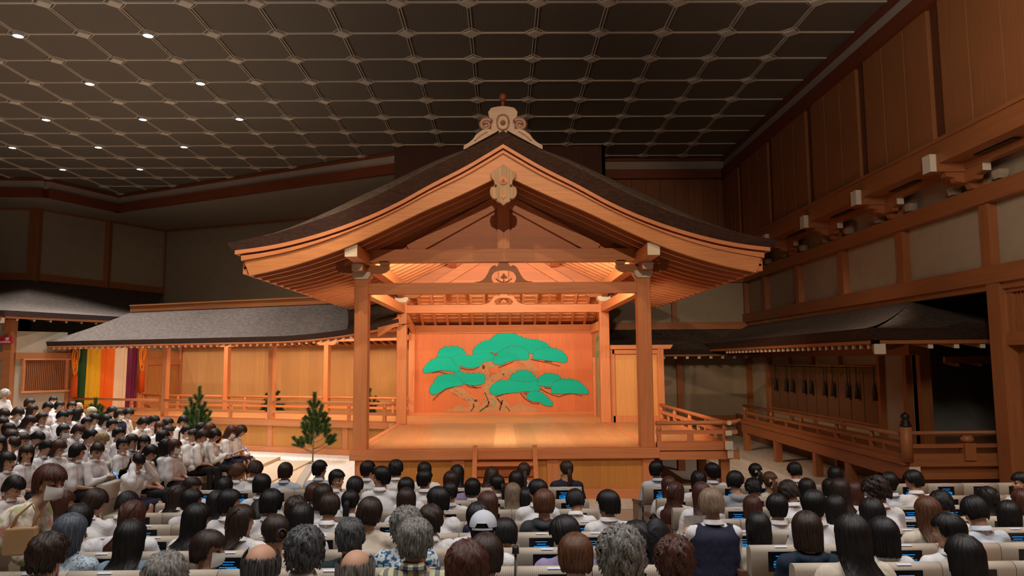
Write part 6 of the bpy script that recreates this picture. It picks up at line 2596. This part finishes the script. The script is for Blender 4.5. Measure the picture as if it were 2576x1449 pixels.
RIGHT = [
    (1652, 1183, 0, 'R', 'short', 'k', 'B', 'g'), (1791, 1189, 0, 'L', 'bowl', 'k', 'W', ''), (1900, 1189, 0, 'up', 'pony', 'k', 'W', 'bs'), (1999, 1187, 0, 'up', 'short', 'k', 'W', 'p'), (2100, 1193, 0, 'up', 'long', 'k', 'W', 's'),
    (1683, 1220, 1, 'up', 'long', 'r', 'W', 's'), (1757, 1206, 1, 'up', 'clip', 'k', 'W', 's'), (1895, 1230, 1, 'dn', 'tousled', 'k', 'B', ''), (1936, 1212, 1, 'up', 'pony', 'b', 'C', 'bs'), (2088, 1226, 1, 'up', 'long', 'k', 'W', 's'),
    (1700, 1237, 2, 'R', 'clip', 'r', 'W', 'cs'), (1850, 1214, 2, 'DR', 'short', 'k', 'G', ''), (2030, 1228, 2, 'up', 'long', 'k', 'W', 's'), (2148, 1236, 2, 'up', 'long', 'r', 'W', 's'), (2238, 1216, 2, 'R', 'short', 'k', 'B', ''),
    (2298, 1212, 2, 'DL', 'short', 'k', 'W', ''), (2568, 1215, 2, 'L8', 'crop', 'k', 'B', ''),
    (1765, 1240, 3, 'up', 'long', 'r', 'W', 's'), (1893, 1274, 3, 'up', 'long', 'r', 'W', 's'), (1985, 1242, 3, 'ld', 'tousled', 'd', 'W', ''), (2112, 1232, 3, 'up', 'long', 'd', 'W', 's'), (2485, 1252, 3, 'up', 'clip', 'k', 'W', 's'), (2572, 1262, 3, 'up', 'bob', 'r', 'W', 's'),
    (1955, 1278, 4, 'up', 'short', 'k', 'W', ''), (2101, 1278, 4, 'up', 'long', 'k', 'W', 's'), (2204, 1238, 4, 'DL', 'perm', 'd', 'W', 'l'), (2368, 1272, 4, 'dn', 'tousled', 'k', 'W', ''), (2539, 1296, 4, 'R', 'bob', 'k', 'W', 's'),
    (1790, 1272, 5, 'DR', 'bowl', 'a', 'W', 'vlk'), (1908, 1326, 5, 'up', 'medium', 'k', 'C', 's'), (2049, 1274, 5, 'R', 'short', 'k', 'W', ''), (2193, 1290, 5, 'up', 'long', 'k', 'W', 's'), (2334, 1286, 5, 'up', 'long', 'b', 'C', 's'),
    (2453, 1290, 5, 'dn', 'short', 'k', 'B', 'l'),
    (2030, 1336, 6, 'up', 'bob', 'd', 'T', ''), (2221, 1350, 6, 'up', 'bob', 'k', 'W', 's'), (2385, 1340, 6, 'L', 'short', 'k', 'W', ''),
    (2144, 1352, 7, 'up', 'long', 'k', 'C', 's'), (2426, 1404, 7, 'up', 'long', 'k', 'N', 's'),
]
HLEN = {'long': 0, 'clip': 0}


def words(s):
    return len(s.split())


def describe(hair, hc, top, fl, tail):
    a = SN[hair]
    a = a % HN[hc] if '%s' in a else a
    ex = []
    if 'v' in fl:
        ex.append('navy vest')
    if 'C' in fl:
        a = 'pale grey cap'
    if 'm' in fl:
        ex.append('face mask')
    if 'g' in fl:
        ex.append('glasses')
    if 'b' in fl:
        ex.append('ribbon bow')
    if 'c' in fl:
        ex.append('yellow clip')
    parts = [a, CN[top]] + ex
    s = 'person, ' + ', '.join(parts) + ', ' + tail
    if words(s) > 16:
        s = ', '.join(parts) + ', ' + tail
    while words(s) > 16 and len(parts) > 1:
        parts.pop(1 if len(parts) == 2 else -1)
        s = ', '.join(parts) + ', ' + tail
    return s


XF = {'m': 'mask', 'g': 'glasses', 'b': 'bow', 'c': 'hairclip', 'C': 'cap'}
PHB = flat('phone_black', (0.01, 0.01, 0.012), .3)
PHS = flat('phone_screen_glow', (0.10, 0.35, 0.9), emit=1.3)
PAPER = flat('booklet_paper', (0.62, 0.60, 0.56), .7, var=.2, sc=25)


def phone(root, J, label):
    c = (J['wrl'] + J['wrr']) / 2 + Vector((0, .10, .02))
    w_ = Matrix.Translation(root.location) @ Matrix.Rotation(root.rotation_euler.z, 4, 'Z')
    e = empty('smartphone', w_ @ c, root.rotation_euler.z, absolute=False)
    tag(e, label, 'phone', 'phones held by the audience')
    mtx = Matrix.Rotation(R(-50), 4, 'X')
    a = MB().box((-.036, -.075, -.004), (.036, .075, .004))
    b = MB().box((-.032, -.069, .004), (.032, .069, .0055))
    for nm, mb, m in (('phone_case', a, PHB), ('phone_screen', b, PHS)):
        o = mb.build(nm, m, e)
        o.matrix_basis = mtx


def booklet(root, J, label):
    c = (J['wrl'] + J['wrr']) / 2 + Vector((0, .13, .05))
    w_ = Matrix.Translation(root.location) @ Matrix.Rotation(root.rotation_euler.z, 4, 'Z')
    mb = MB()
    for s in (-1, 1):
        mb.grid(lambda a, b, s=s: (s * .15 * a, .012 * math.sin(a * 3) - .05 * b, .21 * b - .1), 6, 2)
    o = mb.build('booklet', PAPER)
    o.location = w_ @ c
    o.rotation_euler = (0, 0, root.rotation_euler.z)
    tag(o, label, 'booklet', 'booklets read by the audience')


def place(lst, block, group):
    n = 0
    order = {}
    for it in lst:
        order.setdefault(it[2], []).append(it[0])
    for u_, v_, r_, ps, hair, hc, top, fl in lst:
        yh = ROWY[r_] + .27
        p = atY(u_, v_ + (4 if hair in ('long', 'medium', 'clip') and r_ < 6 else 0), yh)
        k = sorted(order[r_]).index(u_) + 1
        tail = '%s from left, %s, %s' % (ORD[k], ROWN[r_] if r_ < 8 else 'bottom edge row', block)
        if 'p' in fl and ps == 'up':
            ps = 'ph'
        if 'k' in fl:
            ps = 'bk'
        n += 1
        root, J = person(p, R(((n * 29) % 11) - 5) + (0 if p.x > -2 else R(-6)), ps, hair, hc, top, describe(hair, hc, top, fl, tail), group,
                         'long' if 'l' in fl else 'short', 'skirt' if 's' in fl else 'trousers', [XF[c] for c in fl if c in XF], n, vest='v' in fl)
        if 'p' in fl:
            phone(root, J, 'lit phone held by person %s' % tail)
        if 'k' in fl:
            booklet(root, J, 'open booklet held by person %s' % tail)


place(FRONT, 'centre block', 'audience in the centre block')
place(RIGHT, 'right block', 'audience in the right block')

# side seats: the heads lie on a plane that rises to the left
SIDE = [
    (12, 993, 'dn', 'perm', 'w', 'W', 'k'), (75, 1016, 'up', 'bowl', 'd', 'W', ''), (82, 1033, 'up', 'long', 'd', 'W', 's'), (120, 1026, 'dn', 'short', 'k', 'W', ''), (134, 1009, 'R', 'crop', 'k', 'W', 'm'),
    (150, 1023, 'up', 'short', 'k', 'W', ''), (181, 1024, 'R', 'short', 'k', 'W', ''), (199, 1024, 'up', 'shaved', 'k', 'W', ''), (196, 1041, 'L', 'long', 'k', 'W', 's'), (231, 1039, 'up', 'bowl', 'q', 'W', ''),
    (45, 1041, 'dn', 'bowl', 'd', 'W', 'm'), (9, 1045, 'dn', 'bowl', 'd', 'W', ''), (74, 1062, 'dn', 'long', 'd', 'W', 's'), (106, 1054, 'up', 'short', 'd', 'W', 'k'), (156, 1049, 'dn', 'short', 'k', 'W', ''),
    (173, 1046, 'R', 'bowl', 'k', 'W', ''), (4, 1068, 'dn', 'short', 'k', 'W', ''), (22, 1083, 'up', 'short', 'k', 'W', 'g'), (281, 1037, 'ld', 'short', 'k', 'W', ''), (301, 1044, 'up', 'bowl', 'k', 'W', 'mv'),
    (323, 1042, 'dn', 'short', 'k', 'W', ''), (219, 1066, 'up', 'short', 'k', 'W', 'g'), (238, 1056, 'dn', 'short', 'k', 'W', ''), (267, 1059, 'dn', 'bob', 'k', 'W', ''), (283, 1070, 'up', 'crop', 'k', 'W', ''),
    (160, 1087, 'up', 'short', 'k', 'W', 'm'), (197, 1086, 'dn', 'bowl', 'r', 'W', 'm'), (227, 1099, 'dn', 'bowl', 'k', 'W', ''), (256, 1108, 'ph', 'tousled', 'y', 'W', 'p'), (299, 1093, 'up', 'crop', 'k', 'W', ''),
    (361, 1065, 'ld', 'bowl', 'k', 'W', ''), (386, 1061, 'dn', 'tousled', 'k', 'W', ''), (95, 1105, 'dn', 'pony', 'k', 'W', 's'), (32, 1120, 'hh', 'long', 'd', 'W', 's'), (57, 1110, 'up', 'bob', 'd', 'W', ''),
    (117, 1128, 'dn', 'pony', 'k', 'W', 's'), (147, 1129, 'bk', 'bob', 'r', 'W', 'k'), (67, 1142, 'R', 'long', 'd', 'W', 's'), (18, 1162, 'up', 'long', 'k', 'W', 's'), (196, 1138, 'L', 'bowl', 'k', 'W', ''),
    (245, 1136, 'phR', 'short', 'd', 'W', 'p'), (310, 1120, 'R', 'short', 'k', 'W', ''), (332, 1112, 'up', 'bowl', 'd', 'W', ''), (363, 1115, 'R', 'bob', 'k', 'N', 's'), (346, 1163, 'hh', 'long', 'k', 'W', 's'),
    (378, 1141, 'dn', 'bowl', 'k', 'W', ''), (402, 1076, 'R', 'long', 'r', 'W', 's'), (423, 1068, 'up', 'bowl', 'k', 'W', ''), (461, 1061, 'dn', 'bowl', 'k', 'W', ''), (424, 1088, 'up', 'bowl', 'd', 'W', ''),
    (411, 1101, 'L', 'bowl', 'k', 'W', ''), (471, 1086, 'up', 'pony', 'k', 'W', 's'), (507, 1079, 'up', 'short', 'k', 'W', ''), (529, 1081, 'up', 'bob', 'r', 'W', 'm'), (509, 1099, 'dn', 'tousled', 'd', 'W', ''),
    (486, 1097, 'RR', 'short', 'k', 'W', ''), (540, 1097, 'ph', 'bowl', 'k', 'W', 'p'), (582, 1087, 'ph', 'clip', 'r', 'W', 'msp'), (606, 1085, 'ld', 'clip', 'd', 'W', 's'), (440, 1126, 'up', 'bowl', 'r', 'W', 'ms'),
    (418, 1124, 'L', 'clip', 'k', 'W', 's'), (35, 1228, 'dn', 'bowl', 'k', 'W', ''), (30, 1102, 'up', 'bowl', 'd', 'W', ''), (0, 1118, 'up', 'long', 'k', 'W', 's'),
]
A_, B_ = 1.31, .085
side_pts = []
for it in SIDE:
    d = ray(it[0], it[1])
    # 2.8 + d.z*t = A + B*(-5.65 - d.x*t)
    t_ = (A_ - B_ * 5.65 - 2.8) / (d.z + B_ * d.x)
    p = CAM + d * t_
    side_pts.append(p)
rk = [max(0, round((-5.65 - p.x) / .936)) for p in side_pts]
for i, (it, p) in enumerate(zip(SIDE, side_pts)):
    u_, v_, ps, hair, hc, top, fl = it
    same = sorted([q.y for q, r__ in zip(side_pts, rk) if r__ == rk[i]])
    k = same.index(p.y) + 1
    tail = '%s nearest, %s row back, side seats' % (ORD[k], ORD[rk[i] + 1])
    yaw = R(-90 + ((i * 37) % 25) - 14)
    root, J = person(p, yaw, ps, hair, hc, top, describe(hair, hc, top, fl, tail), 'audience in the side seats', 'long' if i % 4 == 0 else 'short',
                     'skirt' if 's' in fl else 'trousers', [XF[c] for c in fl if c in XF], i + 3, feet=rk[i] < 2, vest='v' in fl)
    if 'p' in fl:
        phone(root, J, 'lit phone held by person %s' % tail)
    if 'k' in fl:
        booklet(root, J, 'booklet held by person %s' % tail)
    b = Matrix.Rotation(-math.pi / 2, 4, 'Z') @ Vector((0, -.30, 0))
    seat(root.location.x + b.x, root.location.y + b.y, rampz(root.location.x), -math.pi / 2, 'cream theatre chair, %s' % tail, 'cream side seats', screen=False)

# stooping woman in the aisle
p = atY(126, 1217, 5.75)
root, J = person(p, R(-78), 'st', 'bowl', 'r', 'O', 'stooping person in floral blouse and white face mask, leaning over the left seats', None, 'long', 'skirt', ['mask'], 1, feet=True)
SKB = cloth('beige_skirt', (0.46, 0.40, 0.30), .5)
for c in root.children:
    if c.name.startswith('skirt'):
        c.material_slots[0].material = SKB
bag = empty('shoulder_bag', atY(52, 1396, 5.3), R(14), absolute=False)
tag(bag, 'tan leather shoulder bag hanging from the stooping person in floral blouse', 'bag')
TAN = flat('tan_leather', (0.42, 0.25, 0.12), .5, var=.15)
MB().prism([(-.15, 0), (.15, 0), (.17, .03), (.14, .26), (-.14, .26), (-.17, .03)], lambda a, c, q: (a, -.05 + q, c), .10).build('bag_body', TAN, bag, .02)
bag.scale = (.66, .66, .72)
mb = MB()
for dy in (-.03, .03):
    mb.tube([(-.10, dy, .24), (-.06, dy + .02, .36), (.06, dy + .08, .47), (.12, dy + .05, .38), (.10, dy, .24)], .010, 6)
mb.build('strap', TAN, bag)
# backpack hanging in the aisle
p = atY(1652, 1372, 5.6)
bp_ = empty('backpack', (p.x, p.y, p.z - .28), R(10), absolute=False)
tag(bp_, 'black backpack leaning on an armrest in the aisle of the right block', 'backpack')
mb = MB()
mb.ell((0, 0, .22), (.13, .10, .26), 16, 12)
mb.ell((0, -.08, .14), (.10, .06, .12), 14, 10)
mb.build('bag_body', cloth('black_nylon', (0.01, 0.01, 0.012), .8, .5), bp_)
mb = MB()
for s in (-1, 1):
    mb.tube([(s * .06, .08, .44), (s * .09, .14, .30), (s * .08, .10, .08)], .014, 6)
mb.tube([(-.03, .05, .46), (0, .05, .50), (.03, .05, .46)], .009, 6)
mb.build('strap', PHB, bp_)
# phone camera stick near the bottom
p = atY(1290, 1448, 4.7)
q = atY(1297, 1388, 4.7)
t = empty('selfie_stick', p, absolute=True)
tag(t, 'thin black stick with a round knob standing between seats near the bottom edge', 'stick')
MB().tube([p - Vector((0, 0, .9)), q], .007, 8).build('stick_pole', M['blackm'], t)
MB().tube([q - Vector((0, 0, .01)), q + Vector((0, 0, .035))], [.022, .019], 12).build('knob', M['blackm'], t)

bpy.data.scenes.remove(TMP)
